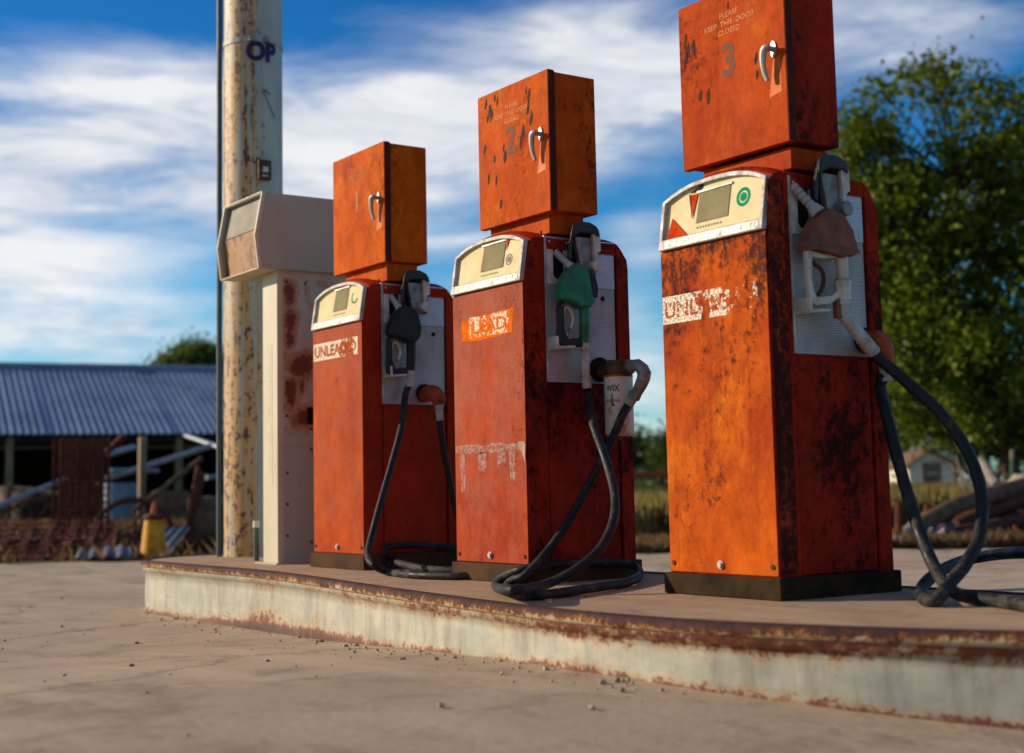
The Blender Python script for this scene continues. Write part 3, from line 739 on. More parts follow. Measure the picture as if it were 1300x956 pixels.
    b = MB(); b.box(c[0]+x1+.0004, c[0]+x1+.0020, c[1]+.120, c[1]+.149, c[2]+zb+.003, c[2]+zt-.003); b.build('door_edge', 'edge_dark', cab)
    hx, hz = x1-.055, zb+.335
    H = lambda u, o, w: G(hx+u, .118-o, hz+w)
    b = MB(); b.cyl(H(0, 0, 0), H(0, .006, 0), .017, 20); hp = MB()
    pl = [(.013*math.cos(a), .030*math.sin(a)) for a in [2*PI*i/24 for i in range(24)]]
    hp.prism(pl, lambda p, q, t: H(p, t, q), 0, .006)
    hp.cyl(H(0, .006, 0), H(0, .030, 0), .010, 14)
    hp.tube([H(.008, .032, .002), H(-.004, .036, .002), H(-.016, .036, -.010), H(-.022, .034, -.045), H(-.021, .029, -.08), H(-.013, .023, -.112)], [.010, .013, .013, .011, .009, .008], 10)
    hp.build('door_handle', 'chrome', cab, smooth='auto')
    TX = lambda x, y, w0, u0=(x0+x1)/2: G(u0+x, .1172, w0+y)
    b = MB(); b.text('PLEASE\nKEEP  THIS  DOOR\nCLOSED', lambda x, y: TX(x, y, zt-.125), .082, .255 if k != 1 else .22, .004, spacing=1.15)
    if k != 1: b.build('faded_notice', 'yellow_text', cab)
    else: b.build('faded_notice', simple('ghost_text', (.34, .09, .02), (.50, .11, .012), 30, bump=0), cab)
    b = MB(); b.text(str(k), lambda x, y: TX(x, y, zb+.36, (x0+x1)/2-.01), .125 if k != 1 else .11, None, .03)
    b.build('painted_number', 'black_text' if k != 1 else simple('ghost_number', (.26, .06, .015), (.45, .09, .012), 30, bump=0), cab)
    # chips and old labels on the door
    b = MB(); rd = random.Random(k*5+1)
    nch = {1: 0, 2: 26, 3: 9}[k]
    spots = {2: [(-.43, .56), (-.40, .53), (-.39, .50), (-.42, .49), (-.36, .57), (-.34, .55), (-.445, .36), (-.37, .30), (-.36, .20), (-.42, .22), (-.29, .30), (-.12, .55), (-.10, .52), (-.11, .47), (-.09, .42), (-.15, .37), (-.17, .33), (-.30, .335), (-.33, .09), (-.41, .50)],
             3: [(-.50, .50), (-.49, .45), (-.46, .46), (-.505, .42), (-.14, .33), (-.135, .27), (-.43, .26), (-.39, .25), (-.27, .56)], 1: []}[k]
    for (u, w) in spots:
        s_ = rd.uniform(.010, .021); P = [(u+s_*rd.uniform(.3, .8)*math.cos(a)+.25*s_*math.sin(a), zb+w+1.9*s_*rd.uniform(.5, 1.1)*math.sin(a)) for a in [2*PI*i/7+rd.uniform(-.2, .2) for i in range(7)]]
        b.prism(P, lambda p, q, t: G(p, .118-t, q), .0003, .0012); b.build('paint_chip', 'scar', cab); b = MB()
    b = MB(); b.prism([(x1-.085, zb+.17), (x1-.025, zb+.18), (x1-.025, zb+.31), (x1-.06, zb+.30)], lambda p, q, t: G(p, .118-t, q), .0003, .0009); b.build('label_scar', 'label_scar', cab)

    # nozzle holder hood
    ox = {1: 0, 2: 0, 3: -.012}[k]; oz = {1: .006, 2: 0, 3: .012}[k]
    HG = lambda x, y, z: G(x, y+ox, z+oz)
    b = MB()
    back = [(.190, 1.20), (.330, 1.20), (.345, 1.34), (.345, 1.378), (.33, 1.394), (.30, 1.405), (.24, 1.405), (.212, 1.392), (.200, 1.37), (.196, 1.335), (.184, 1.315), (.182, 1.25)]
    HS = lambda p, q, t: HG(t, p+.042*(1-t/.062), q)
    b.prism(back, HS, -.002, .014)
    b.prism([(.200, 1.36), (.205, 1.338), (.225, 1.352), (.26, 1.366), (.32, 1.366), (.349, 1.352), (.351, 1.378), (.335, 1.398), (.30, 1.412), (.24, 1.412), (.212, 1.397)], HS, -.002, .074)
    b.prism([(.182, 1.25), (.20, 1.245), (.208, 1.32), (.214, 1.36), (.200, 1.37), (.196, 1.335), (.184, 1.315)], HS, -.002, .055)
    hood = b.build('nozzle_holder', 'hood_black', root, .007, 3)
    b = MB()
    b.prism([(.232, 1.352), (.335, 1.352), (.318, 1.255), (.300, 1.20), (.265, 1.20)], lambda p, q, t: HG(t, p, q), .018, .048)
    b.build('holder_tongue', 'cast', hood, .005)
    b = MB(); b.prism([(.312, 1.365), (.352, 1.372), (.354, 1.295), (.338, 1.285), (.334, 1.255), (.318, 1.25)], lambda p, q, t: HG(t, p, q), .048, .066)
    b.build('holder_flange', 'cast_pale', hood, .003)
    b = MB(); b.cyl(HG(0, .318, 1.228), HG(.085, .318, 1.228), .026, 20); b.cyl(HG(.085, .318, 1.228), HG(.0865, .318, 1.228), .020, 18)
    b.build('holder_pivot', 'cast_pale' if k != 3 else 'cast', hood, .003)
    b = MB(); b.prism([(.105, .925), (.115, .925), (.118, .884), (.20, .890), (.20, .880), (.106, .870)], lambda p, q, t: G(t, p+(.0 if k == 2 else .008), q), -.008, .075)
    b.build('rest_hook', 'cast_pale', root, .002)

    # nozzle
    X = .06
    Nn = lambda p, q, t=0: G(X+t, p, q)
    if k in (1, 2):
        dy, dz = (0, 0) if k == 2 else (-.022, 0)
        NN = lambda p, q, t=0: G(X+t, p+dy, q+dz)
        b = MB(); b.prism([(.186, 1.222), (.215, 1.236), (.285, 1.215), (.300, 1.180), (.316, 1.12), (.305, 1.075), (.277, 1.045), (.225, 1.045), (.20, 1.062), (.128, 1.075), (.126, 1.11), (.150, 1.175)],
                          lambda p, q, t: NN(p, q, t), -.030, .030)
        bodym = 'green_plastic' if k == 2 else 'black_plastic'
        nz = b.build('nozzle', bodym, root, .014, 4)
        b = MB(); b.tube([NN(.262, 1.062), NN(.262, 1.052)], [.0275, .0275], 18, False); b.build('grip_collar', bodym, nz, smooth='auto')
        b = MB(); b.prism([(.166, .915), (.182, .915), (.188, .955), (.176, .965)], lambda p, q, t: NN(p, q, t), -.005, .010); b.build('trigger_latch', 'cast', nz, .001)
        b = MB(); b.tube([NN(.262, 1.07), NN(.262, 1.0), NN(.260, .95), NN(.258, .902)], [.026, .023, .023, .021], 16); b.build('grip', bodym, nz, smooth='auto')
        b = MB(); b.prism([(.222, 1.215), (.262, 1.222), (.302, 1.19), (.318, 1.13), (.31, 1.08), (.285, 1.07), (.25, 1.18)], lambda p, q, t: NN(p, q, t), -.0315, .0315) if k == 2 else None
        if k == 2: b.v = []; b.f = []; b.mi = []; b.prism([(.262, 1.218), (.302, 1.19), (.318, 1.13), (.312, 1.09), (.285, 1.09), (.272, 1.16)], lambda p, q, t: NN(p, q, t), -.033, .033); b.build('rubber_cover', 'black_plastic', nz, .008, 3)
        b = MB(); b.tube([NN(.150, 1.07), NN(.130, 1.05), NN(.126, .97), NN(.124, .91), NN(.135, .893), (NN(.19, .893)), NN(.236, .895), NN(.244, .91)], [.011, .010, .009, .009, .010, .010, .010, .010], 10)
        b.prism([(.128, .905), (.165, .89), (.24, .893), (.242, .93), (.225, .92), (.16, .92), (.150, .96), (.15, 1.05), (.132, 1.05)], lambda p, q, t: NN(p, q, t), -.008, .008)
        b.build('guard', 'black_plastic', nz, smooth='auto')
        b = MB(); b.tube([NN(.150, 1.01), NN(.158, 1.042), NN(.178, 1.045), NN(.196, 1.02), NN(.198, .985), NN(.180, .95), NN(.170, .925)], .0065, 8); b.build('trigger', 'cast_pale', nz, smooth='auto')
        b = MB(); sp0 = np.array(G(-.002, .163, 1.288)); sp1 = np.array(NN(.196, 1.218)); 
        b.tube([sp0, sp1], .0095, 14, False)
        for i in range(7):
            t = .02+i*.125; q = sp0+(sp1-sp0)*t; q2 = sp0+(sp1-sp0)*(t+.088); b.tube([q, q2], .0150, 14, False)
        b.tube([sp0+(sp1-sp0)*.86, sp1+(sp1-sp0)*.1], [.017, .021], 14, False)
        b.build('spout', 'alu', nz, smooth='auto')
        sw = MB()
        if k == 2:
            sw.cyl(NN(.258, .905), NN(.258, .872), .019); sw.cyl(NN(.258, .872), NN(.259, .855), .0135); sw.cyl(NN(.259, .856), NN(.260, .80), .019, 8, .0185); sw.cyl(NN(.260, .80), NN(.261, .765), .0205, 8, .015)
            sw.build('swivel', 'alu_dull', nz, smooth='auto')
            b = MB(); b.cyl(NN(.261, .765), NN(.266, .715), .0195, 20); b.cyl(NN(.2615, .757), NN(.262, .752), .0208, 20); b.cyl(NN(.265, .728), NN(.2655, .723), .0208, 20); b.build('crimp', 'alu', nz, smooth='auto')
            start = NN(.264, .730)
        else:
            sw.cyl(NN(.258, .905), NN(.257, .885), .0225); sw.cyl(NN(.257, .885), NN(.254, .825), .0195); sw.cyl(NN(.2565, .872), NN(.2563, .866), .0215)
            sw.build('crimp', 'alu', nz, smooth='auto'); start = NN(.255, .84)
    else:
        b = MB(); b.prism([(.150, 1.185), (.175, 1.215), (.215, 1.232), (.285, 1.215), (.325, 1.165), (.345, 1.10), (.325, 1.075), (.275, 1.070), (.15, 1.092), (.112, 1.085), (.106, 1.10), (.125, 1.15)],
                          lambda p, q, t: Nn(p, q, t), -.03, .03)
        nz = b.build('nozzle', 'rust_nozzle', root, .013, 4)
        b = MB(); b.prism([(.10, 1.092), (.345, 1.100), (.35, 1.086), (.27, 1.066), (.15, 1.084), (.105, 1.080)], lambda p, q, t: Nn(p, q, t), -.034, .034); b.build('body_flange', 'rust_nozzle', nz, .004)
        b = MB(); b.tube([Nn(.287, .996), Nn(.287, .986)], [.027, .027], 18, False); b.build('grip_collar', 'cast', nz, smooth='auto')
        b = MB(); b.tube([Nn(.285, 1.085), Nn(.290, 1.03), Nn(.288, .985)], [.024, .021, .022], 16); b.cyl(Nn(.287, .990), Nn(.286, .925), .031, 8, .028); b.build('grip', 'cast_pale', nz, smooth='auto')
        b = MB(); b.prism([(.112, 1.085), (.20, 1.075), (.29, 1.085), (.29, 1.068), (.20, 1.060), (.138, 1.06), (.131, .99), (.140, .945), (.155, .925), (.22, .935), (.265, .96), (.268, .935), (.215, .905), (.14, .897), (.122, .915), (.114, .99)],
                lambda p, q, t: Nn(p, q, t), -.011, .011)
        b.build('guard', 'cast_pale', nz, .004, 3)
        b = MB(); b.tube([Nn(.140, 1.055), Nn(.155, 1.04), Nn(.185, 1.025), Nn(.198, .995), Nn(.188, .96), Nn(.165, .935)], .0075, 8); b.build('trigger', 'rust_dark', nz, smooth='auto')
        b = MB(); sp0 = np.array(G(-.002, .128, 1.318)); sp1 = np.array(Nn(.172, 1.225)); b.tube([sp0, sp1], .0125, 14, False)
        for i in range(5):
            t = .04+i*.17; q = sp0+(sp1-sp0)*t; q2 = sp0+(sp1-sp0)*(t+.13); b.tube([q, q2], .0170, 14, False)
        b.tube([sp0+(sp1-sp0)*.86, sp1+(sp1-sp0)*.12], [.020, .028], 14, False); b.build('spout', 'alu', nz, smooth='auto')
        sw = MB(); sw.cyl(Nn(.286, .927), Nn(.286, .907), .024, 18); sw.cyl(Nn(.286, .907), Nn(.287, .868), .018, 14)
        A0 = np.array(Nn(.287, .870)); A1 = np.array(G(.075, .352, .800)); A2 = np.array(G(.085, .405, .745))
        sw.tube([A0+(A0-A1)*.05, A1], [.022, .024], 14, False); sw.build('swivel', 'alu_dull', nz, smooth='auto')
        b = MB(); b.cyl(A1, A2, .0235, 18); b.cyl(A1+(A2-A1)*.1, A1+(A2-A1)*.2, .0255, 18); b.cyl(A1+(A2-A1)*.8, A1+(A2-A1)*.9, .0255, 18); b.build('crimp', 'alu', nz, smooth='auto')
        b = MB(); b.box(*(c[0]+X-.01, c[0]+X+.01, c[1]+.245, c[1]+.262, c[2]+.86, c[2]+.925)); b.build('rust_tab', 'rust_nozzle', nz, .002)
        start = tuple(A1+(A2-A1)*.8)

    # hose and its outlet
    hr = {1: .0165, 2: .0175, 3: .0205}[k]
    def leg(pix, D0, D1, bulge=0):
        n = len(pix); return [at(x, y, D0+(D1-D0)*i/max(1, n-1)-bulge*math.sin(PI*i/max(1, n-1))) for i, (x, y) in enumerate(pix)]
    def flo(pix, lift=0): return [onz(x, y, ZI+hr+.001+(lift[i] if lift else 0)) for i, (x, y) in enumerate(pix)]
    if k == 2:
        el = lambda x, y: ony(x, y, c[1]+.39)
        b = MB(); f0 = G(-.008, .385, .800); b.cyl(f0, G(.004, .385, .800), .052, 28); b.build('flange', 'dark', root, smooth='auto')
        b = MB(); b.cyl(G(.004, .39, .790), G(.185, .39, .790), .030, 20); b.cyl(G(.112, .39, .83), G(.112, .39, .752), .050, 28); b.cyl(G(.10, .39, .78), G(.20, .39, .79), .024, 8)
        b.build('filter_head', 'brass', root, .003)
        b = MB(); N = 36; z0, z1 = .515, .765; r = .060
        b.tube([G(.112, .39, z1), G(.112, .39, z1-.004), G(.112, .39, z0+.012), G(.112, .39, z0)], [r-.004, r, r, r-.010], N, False)
        flt = b.build('filter_canister', cream_mat('canister_paint', (.60, .54, .42), (.50, .43, .30), seed=4, amt=.02), root, smooth='auto')
        b = MB(); b.tube([G(.112, .39, z1+.002), G(.112, .39, z1-.006)], [r+.001, r+.0015], N, False); b.build('canister_rim', 'rust_orange', flt, smooth='auto')
        def wrap(x, y, w0, th0=-1.02):   # wraps lettering round the can, centred towards the viewer
            a = th0+x/r; return G(.112+(r+.0008)*math.cos(a), .39+(r+.0008)*math.sin(a), w0+y)
        b = MB(); b.text('WIX', lambda x, y: wrap(x, y, .712, -1.12), .027, .062, .03); b.build('lettering', 'ink', flt)
        b = MB(); b.text('P-LINE', lambda x, y: wrap(x, y, .660, -1.1), .016, .060, .01); b.build('lettering', 'ink', flt)
        b = MB(); b.prism([(-.004, .69), (.002, .69), (.004, .65), (.012, .64), (-.006, .635)], lambda p, q, t: wrap(p-.0, q, 0, -1.15), 0, 1); b.build('rust_run', 'rust_orange', flt)
        b = MB(); b.cyl(G(.112, .39, .516), G(.112, .39, .498), .008, 8); b.build('drain_plug', 'brass', flt)
        E = [G(.185, .39, .79), el(803, 463), el(814, 466), el(820, 482), el(808, 503)]
        b = MB(); b.tube([E[0], E[1]], [.024, .030], 8, False); b.tube([el(798, 466), el(810, 463.5), el(818, 474), el(814, 488), el(806, 503)], [.023, .026, .029, .027, .022], 8, True, 2); b.tube([el(807, 499), el(804, 505)], .027, 6, False)
        b.build('outlet_elbow', 'cast', root)
        b = MB(); b.tube([el(805, 503), el(795, 519)], .0205, 16, False); b.build('crimp', 'alu', root, smooth='auto')
        Ds = depth(start); De = depth(el(799, 513)); SX = lambda x, y, o=.055: onx(x, y, c[0]+o); SY = lambda x, y, o=.05: ony(x, y, c[1]-o)
        top = leg([(747, 500), (752, 535), (766, 575), (778, 615), (781, 645), (774, 675), (757, 702), (725, 727), (690, 743)], Ds, depth(onz(690, 750, ZI+.02)), .14)
        gl = flo([(662, 748.5), (640, 748.5)], [.034, .026])+[SY(628.5, 743, .065), SY(637, 733, .06), SY(662, 723, .05)]+[SX(700, 717), SX(740, 714.5), SX(785, 714.5)]+[SX(806, 719, .08)]+flo([(812, 729), (800, 738), (770, 744), (736, 749), (700, 754), (674, 756), (655, 754.5), (645, 750)], [.012, 0, 0, 0, 0, 0, 0, .004])
        end = [SY(644, 743, .09), SY(652, 736, .08)]+leg([(668, 729), (697, 697), (720, 664), (748, 614), (776, 560), (790, 528), (797, 515)], depth(SY(668, 729, .05))-.01, De, -.02)
        pts = [start]+top+gl+end
    elif k == 1:
        b = MB(); b.cyl(G(-.008, .352, .800), G(.004, .352, .800), .047, 24); b.build('flange', 'dark', root, smooth='auto')
        b = MB(); b.tube([G(.0, .352, .790), G(.05, .355, .797), G(.085, .362, .790), G(.105, .368, .765), G(.108, .370, .735)], [.040, .042, .042, .040, .028], 10)
        b.build('outlet_elbow', 'orange_elbow', root, .004)
        b = MB(); b.cyl(G(.108, .370, .738), G(.108, .370, .715), .022, 18); b.cyl(G(.108, .370, .718), G(.112, .372, .655), .0185, 18); b.cyl(G(.109, .370, .70), G(.109, .370, .694), .0205, 18); b.build('crimp', 'alu', root, smooth='auto')
        en = np.array(G(.111, .372, .67)); De = depth(en); Ds = depth(start)
        SX = lambda x, y, o=.05: onx(x, y, c[0]+o)
        top = leg([(515, 500), (510, 540), (497, 590), (484, 635), (472, 680), (467, 704), (474, 717)], Ds, depth(onz(488, 726, ZI+.02)), .04)
        gl = flo([(492, 726), (520, 729.5), (555, 731), (590, 731), (612, 728)])+[SX(625, 718, .12), SX(615, 706, .09), SX(590, 698), SX(560, 693.5), SX(520, 692), SX(495, 694), SX(488.5, 702), SX(500, 712, .06)]+flo([(530, 720.5), (565, 724), (595, 722)], [.01, .004, .006])
        end = [SX(608, 712, .10)]+leg([(603, 695), (592, 678), (581, 655), (572, 615), (565, 580), (560, 550)], depth(SX(603, 695, .10)), De)
        pts = [start]+top+gl+end+[tuple(en)]
    else:
        b = MB(); b.cyl(G(-.010, .455, .800), G(.004, .455, .800), .045, 24); b.build('flange', 'dark', root, smooth='auto')
        b = MB(); b.tube([G(.0, .455, .785), G(.04, .458, .79), G(.065, .460, .775), G(.075, .462, .74), G(.078, .462, .715)], [.040, .044, .042, .036, .025], 10); b.build('outlet_elbow', 'orange_elbow', root, .004)
        b = MB(); b.cyl(G(.078, .462, .72), G(.080, .464, .65), .020, 18); b.build('crimp', 'alu', root, smooth='auto')
        en = np.array(G(.079, .463, .67)); De = depth(en); Ds = depth(start)
        top = leg([(1112, 452), (1150, 484), (1195, 526), (1229, 575), (1246, 628), (1243, 680), (1226, 716), (1206, 740)], Ds, depth(onz(1200, 756, ZI+.03)))
        gl = flo([(1188, 762), (1173, 760), (1169, 750), (1180, 735), (1203, 720)], [0, 0, .005, .035, .06])
        g2 = leg([(1235, 709), (1290, 702), (1370, 706), (1430, 722), (1450, 745)], depth(onz(1203, 735, ZI+.02)), 3.75)
        g3 = flo([(1435, 764), (1380, 772), (1320, 770), (1270, 763), (1225, 757)], [.02, .0, 0, .0, .004])
        end = leg([(1203, 745), (1184, 715), (1164, 665), (1143, 595), (1125, 525), (1117, 490)], depth(onz(1205, 752, ZI+.04)), De)
        pts = [start]+top+gl+g2+g3+end+[tuple(en)]
    b = MB(); b.tube(pts, hr, 14, True, 7); b.build('hose', 'rubber', root, smooth='auto')
    return root
for k in (1, 2, 3): make_pump(k)

# ------------------------------------------------------------------ canopy column, conduit, console
cc = gnd(322.5, 8.86, ZI)
col = empty('canopy_column', cc, 'tall round grey green steel column with rust streaks and blue OP graffiti', 'column')
b = MB(); N = 48; zs = np.linspace(0, 4.6, 24)
b.tube([(cc[0], cc[1], ZI+z) for z in zs], .186, N, False); b.build('shaft', 'column', col, smooth='auto')
def onc(x, y, w0, th, r=.1925): # wraps marks round the column
    a = th+x/.187; return (cc[0]+r*math.cos(a), cc[1]+r*math.sin(a), w0+y)
view = math.atan2(-cc[1], -cc[0])
zof = lambda py: at(323, py, depth(cc)-.17)[2]
b = MB(); b.text('OP', lambda x, y: onc(x, y, zof(44), view+.30), .135, .20, .05); b.build('graffiti', 'blue_paint', col)
b = MB(); b.tube([onc(.0, .13, zof(125), view+.15), onc(-.045, .0, zof(125), view+.15), onc(-.03, -.14, zof(125), view+.15)], .004, 6)
b.tube([onc(.08, -.1, zof(110), view+.35), onc(.0, .06, zof(110), view+.35), onc(.045, .045, zof(110), view+.35)], .004, 6); b.build('marker_scrawl', 'grey_marker', col)
b = MB(); zb_ = zof(28)
b.tube([(cc[0], cc[1], zb_-.016), (cc[0], cc[1], zb_+.016)], .1915, N, False); b.build('strap_band', 'alu', col, smooth='auto')
b = MB(); 
for th in (view-.05, view+.42):
    p0 = onc(0, 0, zb_, th, .19); p1 = onc(0, 0, zb_, th, .215); b.beam(p0, p1, .03, .035)
b.build('band_clamp', 'cast', col, .002)
b = MB(); th = view+.33; z0 = zof(205)
p0 = Vector(onc(0, 0, z0, th, .185)); p1 = Vector(onc(0, 0, z0, th, .225)); b.beam(p0, p1, .085, .125)
jb = b.build('junction_box', 'brass', col, .004)
b = MB(); b.beam(p1, p1+(p1-p0)*.25, .035, .035); b.beam(p1+Vector((0, 0, -.04)), p1+(p1-p0)*.1+Vector((0, 0, -.04)), .04, .01); b.build('toggle', 'cast_pale', jb, .001)
b = MB(); pc = onz(278.5, 708, ZI); pc = np.array([pc[0], pc[1], ZI])
dcol = cc[:2]-pc[:2]
pc2 = np.array([cc[0], cc[1]])+np.array([math.cos(view+PI/2*-1.0), math.sin(view-PI/2)])*.212
b = MB(); b.tube([(pc2[0], pc2[1], ZI), (pc2[0], pc2[1], ZI+4.6)], .018, 14, False); b.build('conduit', 'pvc', col, smooth='auto')
b = MB(); q = onz(325.5, 712, ZI); b.tube([(q[0], q[1], ZI), (q[0], q[1], ZI+.20)], .016, 14, False)
pipe = b.build('conduit_stub', 'pvc'); tag(pipe, 'short grey conduit stub with white cap between column and cream console', 'conduit')
b = MB(); b.tube([(q[0], q[1], ZI+.19), (q[0], q[1], ZI+.228)], .0195, 14, False); b.build('cap', 'white_cap', pipe, smooth='auto')

XC = -7.107; YC = 3.346
con = empty('payment_console', (XC-.09, YC+.25, ZI), 'tall narrow cream metal console with hooded top and rust patches beside the column', 'console')
b = MB(); b.box(XC-.26, XC+.02, YC-.02, YC+.50, ZI+.001, ZI+.007); b.build('base_plate', 'cream', con, .001)
b = MB(); b.box(XC-.188, XC, YC, YC+.46, ZI+.007, 1.93); bd = b.build('body', 'cream', con, .004)
b = MB(); b.box(XC+.0005, XC+.004, YC+.035, YC+.425, 1.0, 1.86); b.build('side_panel', 'cream_rusty', con, .001)
b = MB(); b.box(XC+.0005, XC+.004, YC+.035, YC+.425, ZI+.10, .93); b.box(XC+.0005, XC+.003, YC+.03, YC+.43, ZI+.02, ZI+.092)
b.box(XC+.0005, XC+.003, YC+.035, YC+.425, .934, .996); lp = b.build('lower_side_panel', 'cream_grey', con, .001)
for v, w in ((.055, .45), (.055, .62), (.055, .79), (.055, 1.10), (.055, 1.28), (.055, 1.84), (.2, .917), (.2, .41), (.23, .36), (.2, 1.03), (.17, 1.84)):
    b = MB(); b.cyl((XC+.003, YC+v, w), (XC+.007, YC+v, w), .008, 10); b.build('screw', 'rust_dark', con)
b = MB(); b.box(XC+.004, XC+.012, YC+.178, YC+.235, 1.055, 1.15); b.build('lock_plate', 'dark', con, .002)
b = MB(); b.box(XC-.125, XC-.065, YC-.0012, YC-.0004, .72, 1.50)
ls = b.build('label_strip', simple('pale_strip', (.60, .54, .42), (.54, .47, .34), 20, bump=0), con)
b = MB()
b.text('CONVENIENCE', lambda x, y: (XC-.095-y*-1*0+(y), YC-.0016, 1.12-x), .030, .66, 0); b.build('lettering', simple('pale_letters', (.48, .42, .31), (.52, .45, .33), 20, bump=0), ls)
# hooded head: a bent side profile run across its width
YF = 3.20; hxr = XC+.035; hxl = hxr-.52
prof = [(YF+.045, 2.325), (YF, 2.085), (YF+.022, 1.905), (YF+.60, 1.905), (YF+.60, 2.325)]
head = MB(); t = .008
for xx in (hxr-t, hxl):
    head.prism(prof, lambda p, q_, t_: (t_, p, q_), xx, xx+t)
head.box(hxl+t, hxr-t, YF+.045, YF+.60, 2.317, 2.325); head.box(hxl+t, hxr-t, YF+.592, YF+.60, 1.905, 2.317); head.box(hxl+t, hxr-t, YF+.10, YF+.592, 1.905, 1.912)
hd = head.build('hood', 'cream_grey', con, .001)
b = MB()  # cream rim following the front edge
for xx in (hxl-.001, hxr-.011):
    e = [(YF+.045, 2.325), (YF, 2.085), (YF+.022, 1.905)]
    for (p, q_), (p2, q2) in zip(e[:-1], e[1:]):
        b.prism([(p-.003, q_), (p+.018, q_), (p2+.018, q2), (p2-.003, q2)], lambda a_, b_, t_: (t_, a_, b_), xx, xx+.013)
b.box(hxl, hxr, YF+.040, YF+.062, 2.322, 2.329); b.box(hxl, hxr, YF+.020, YF+.13, 1.899, 1.9045)
b.build('hood_rim', 'cream', hd, .001)
b = MB(); b.prism([(YF+.075, 2.316), (YF+.035, 2.13), (YF+.040, 2.128), (YF+.080, 2.316)], lambda p, q_, t_: (t_, p, q_), hxl+.05, hxr-.012); b.build('screen_panel', simple('screen_grey', (.22, .195, .14), (.17, .15, .11), 5), hd)
b = MB(); b.box(hxl+t, hxr-t, YF+.10, YF+.105, 1.915, 2.31); b.prism([(YF+.035, 2.125), (YF+.055, 1.915), (YF+.060, 1.915), (YF+.040, 2.128)], lambda p, q_, t_: (t_, p, q_), hxl+t, hxr-t); b.build('inner_panel', 'hood_inside', hd)

# ------------------------------------------------------------------ vegetation helpers
def leaf_mesh(name, centers, size, mat, parent=None, aspect=.6, droop=.3):
    n = len(centers); c = np.array(centers)
    d = rng.normal(size=(n, 3)); d[:, 2] -= droop; d /= np.linalg.norm(d, axis=1)[:, None]
    e = np.cross(d, rng.normal(size=(n, 3))); e /= np.linalg.norm(e, axis=1)[:, None]
    s = size*rng.uniform(.6, 1.35, n)[:, None]
    nrm_ = np.cross(d, e)*s*.12
    v = np.stack([c-d*s*.5, c+e*s*aspect*.5+nrm_, c+d*s*.5, c-e*s*aspect*.5+nrm_], 1).reshape(-1, 3)
    off = np.array(wloc(parent)) if parent else np.zeros(3)
    me = bpy.data.meshes.new(name); me.vertices.add(4*n); me.vertices.foreach_set('co', (v-off).ravel())
    me.loops.add(4*n); me.loops.foreach_set('vertex_index', np.arange(4*n)); me.polygons.add(n)
    me.polygons.foreach_set('loop_start', np.arange(0, 4*n, 4)); me.polygons.foreach_set('loop_total', np.full(n, 4))
    me.materials.append(M[mat]); me.update(calc_edges=True); me.validate()
    o = bpy.data.objects.new(name, me); COL.objects.link(o)
    if parent: o.parent = parent
    return o
def tree(name, base, h, spread, label, cat='tree', leaf='leaf', nleaf=9000, lsize=.09, stems=1, seed=1, low=.25, group=None, tr=.12, cl=.35, depth_=4):
    rd = random.Random(seed); base = np.array(base)
    root = empty(name, base, label, cat, group)
    b = MB(); tips = []
    def grow(p, d, L, r, lev):
        pts = [p]; q = Vector(p); dd = Vector(d)
        for i in range(3):
            dd = (dd+Vector((rd.gauss(0, .14), rd.gauss(0, .14), rd.gauss(.05, .08)))).normalized(); q = q+dd*(L/3); pts.append(q.copy())
        b.tube(pts, [r, r*.85, r*.7, r*.55], 6 if lev > 1 else 9, False, cap=False)
        if lev >= 2:
            for q_ in pts[1:]: tips.append((np.array(q_), lev))
        if lev < depth_:
            for i in range(rd.choice((3, 3, 4)) if lev < 3 else 3):
                t = rd.uniform(.35, 1.0) if i else 1.0
                o = Vector(pts[0]).lerp(pts[-1], t) if t < 1 else pts[-1]
                a = rd.uniform(0, 2*PI); k = rd.uniform(.45, 1.0)*spread
                nd = (dd+Vector((math.cos(a)*k, math.sin(a)*k, rd.uniform(-.25, .35)))).normalized()
                grow(o, nd, L*rd.uniform(.55, .8), r*.55, lev+1)
    for s_ in range(stems):
        a = rd.uniform(0, 2*PI); lean = (.25 if stems > 1 else .05)
        grow(Vector(base)+Vector((.15*math.cos(a)*(stems > 1), .15*math.sin(a)*(stems > 1), 0)), Vector((lean*math.cos(a), lean*math.sin(a), 1)).normalized(), h*.36, tr, 0)
    b.build('trunk', 'bark', root, smooth=True)
    T = np.array([t[0] for t in tips]); T = T[T[:, 2] > base[2]+low*h]
    w = rng.integers(0, len(T), nleaf)
    dens = rng.uniform(.4, 1, len(T))
    C_ = T[w]+rng.normal(size=(nleaf, 3))*cl*dens[w][:, None]*.6
    # keep some clusters sparse so the sky shows through
    keep = rng.uniform(size=nleaf) < (.35+.65*(np.sin(w*12.9898)*.5+.5))
    C_ = C_[keep]; C_ = C_[C_[:, 2] > base[2]+.15]
    leaf_mesh('crown', C_, lsize, leaf, root)
    return root
def bush(base, w, h, label, leaf='leaf_bright', n=2500, ls=.09, seed=1, group=None, name='bush'):
    r_ = np.random.default_rng(seed); base = np.array(base)
    root = empty(name, base, label, 'bush', group)
    k = 26; cs = np.stack([r_.normal(0, w*.27, k), r_.normal(0, w*.27, k), r_.uniform(.15, .85, k)*h], 1)
    cs[:, 2] *= 1-.35*np.minimum(1, np.hypot(cs[:, 0], cs[:, 1])/(w*.5))
    i = r_.integers(0, k, n); C_ = cs[i]+r_.normal(size=(n, 3))*np.array([w*.09, w*.09, h*.10]); C_[:, 2] = np.abs(C_[:, 2])
    b = MB()
    for q in cs[::2]: b.tube([base, base+q*.6, base+q], [.02, .012, .005], 5, False)
    b.build('stem', 'bark', root)
    leaf_mesh('foliage', C_+base, ls, leaf, root)
    return root

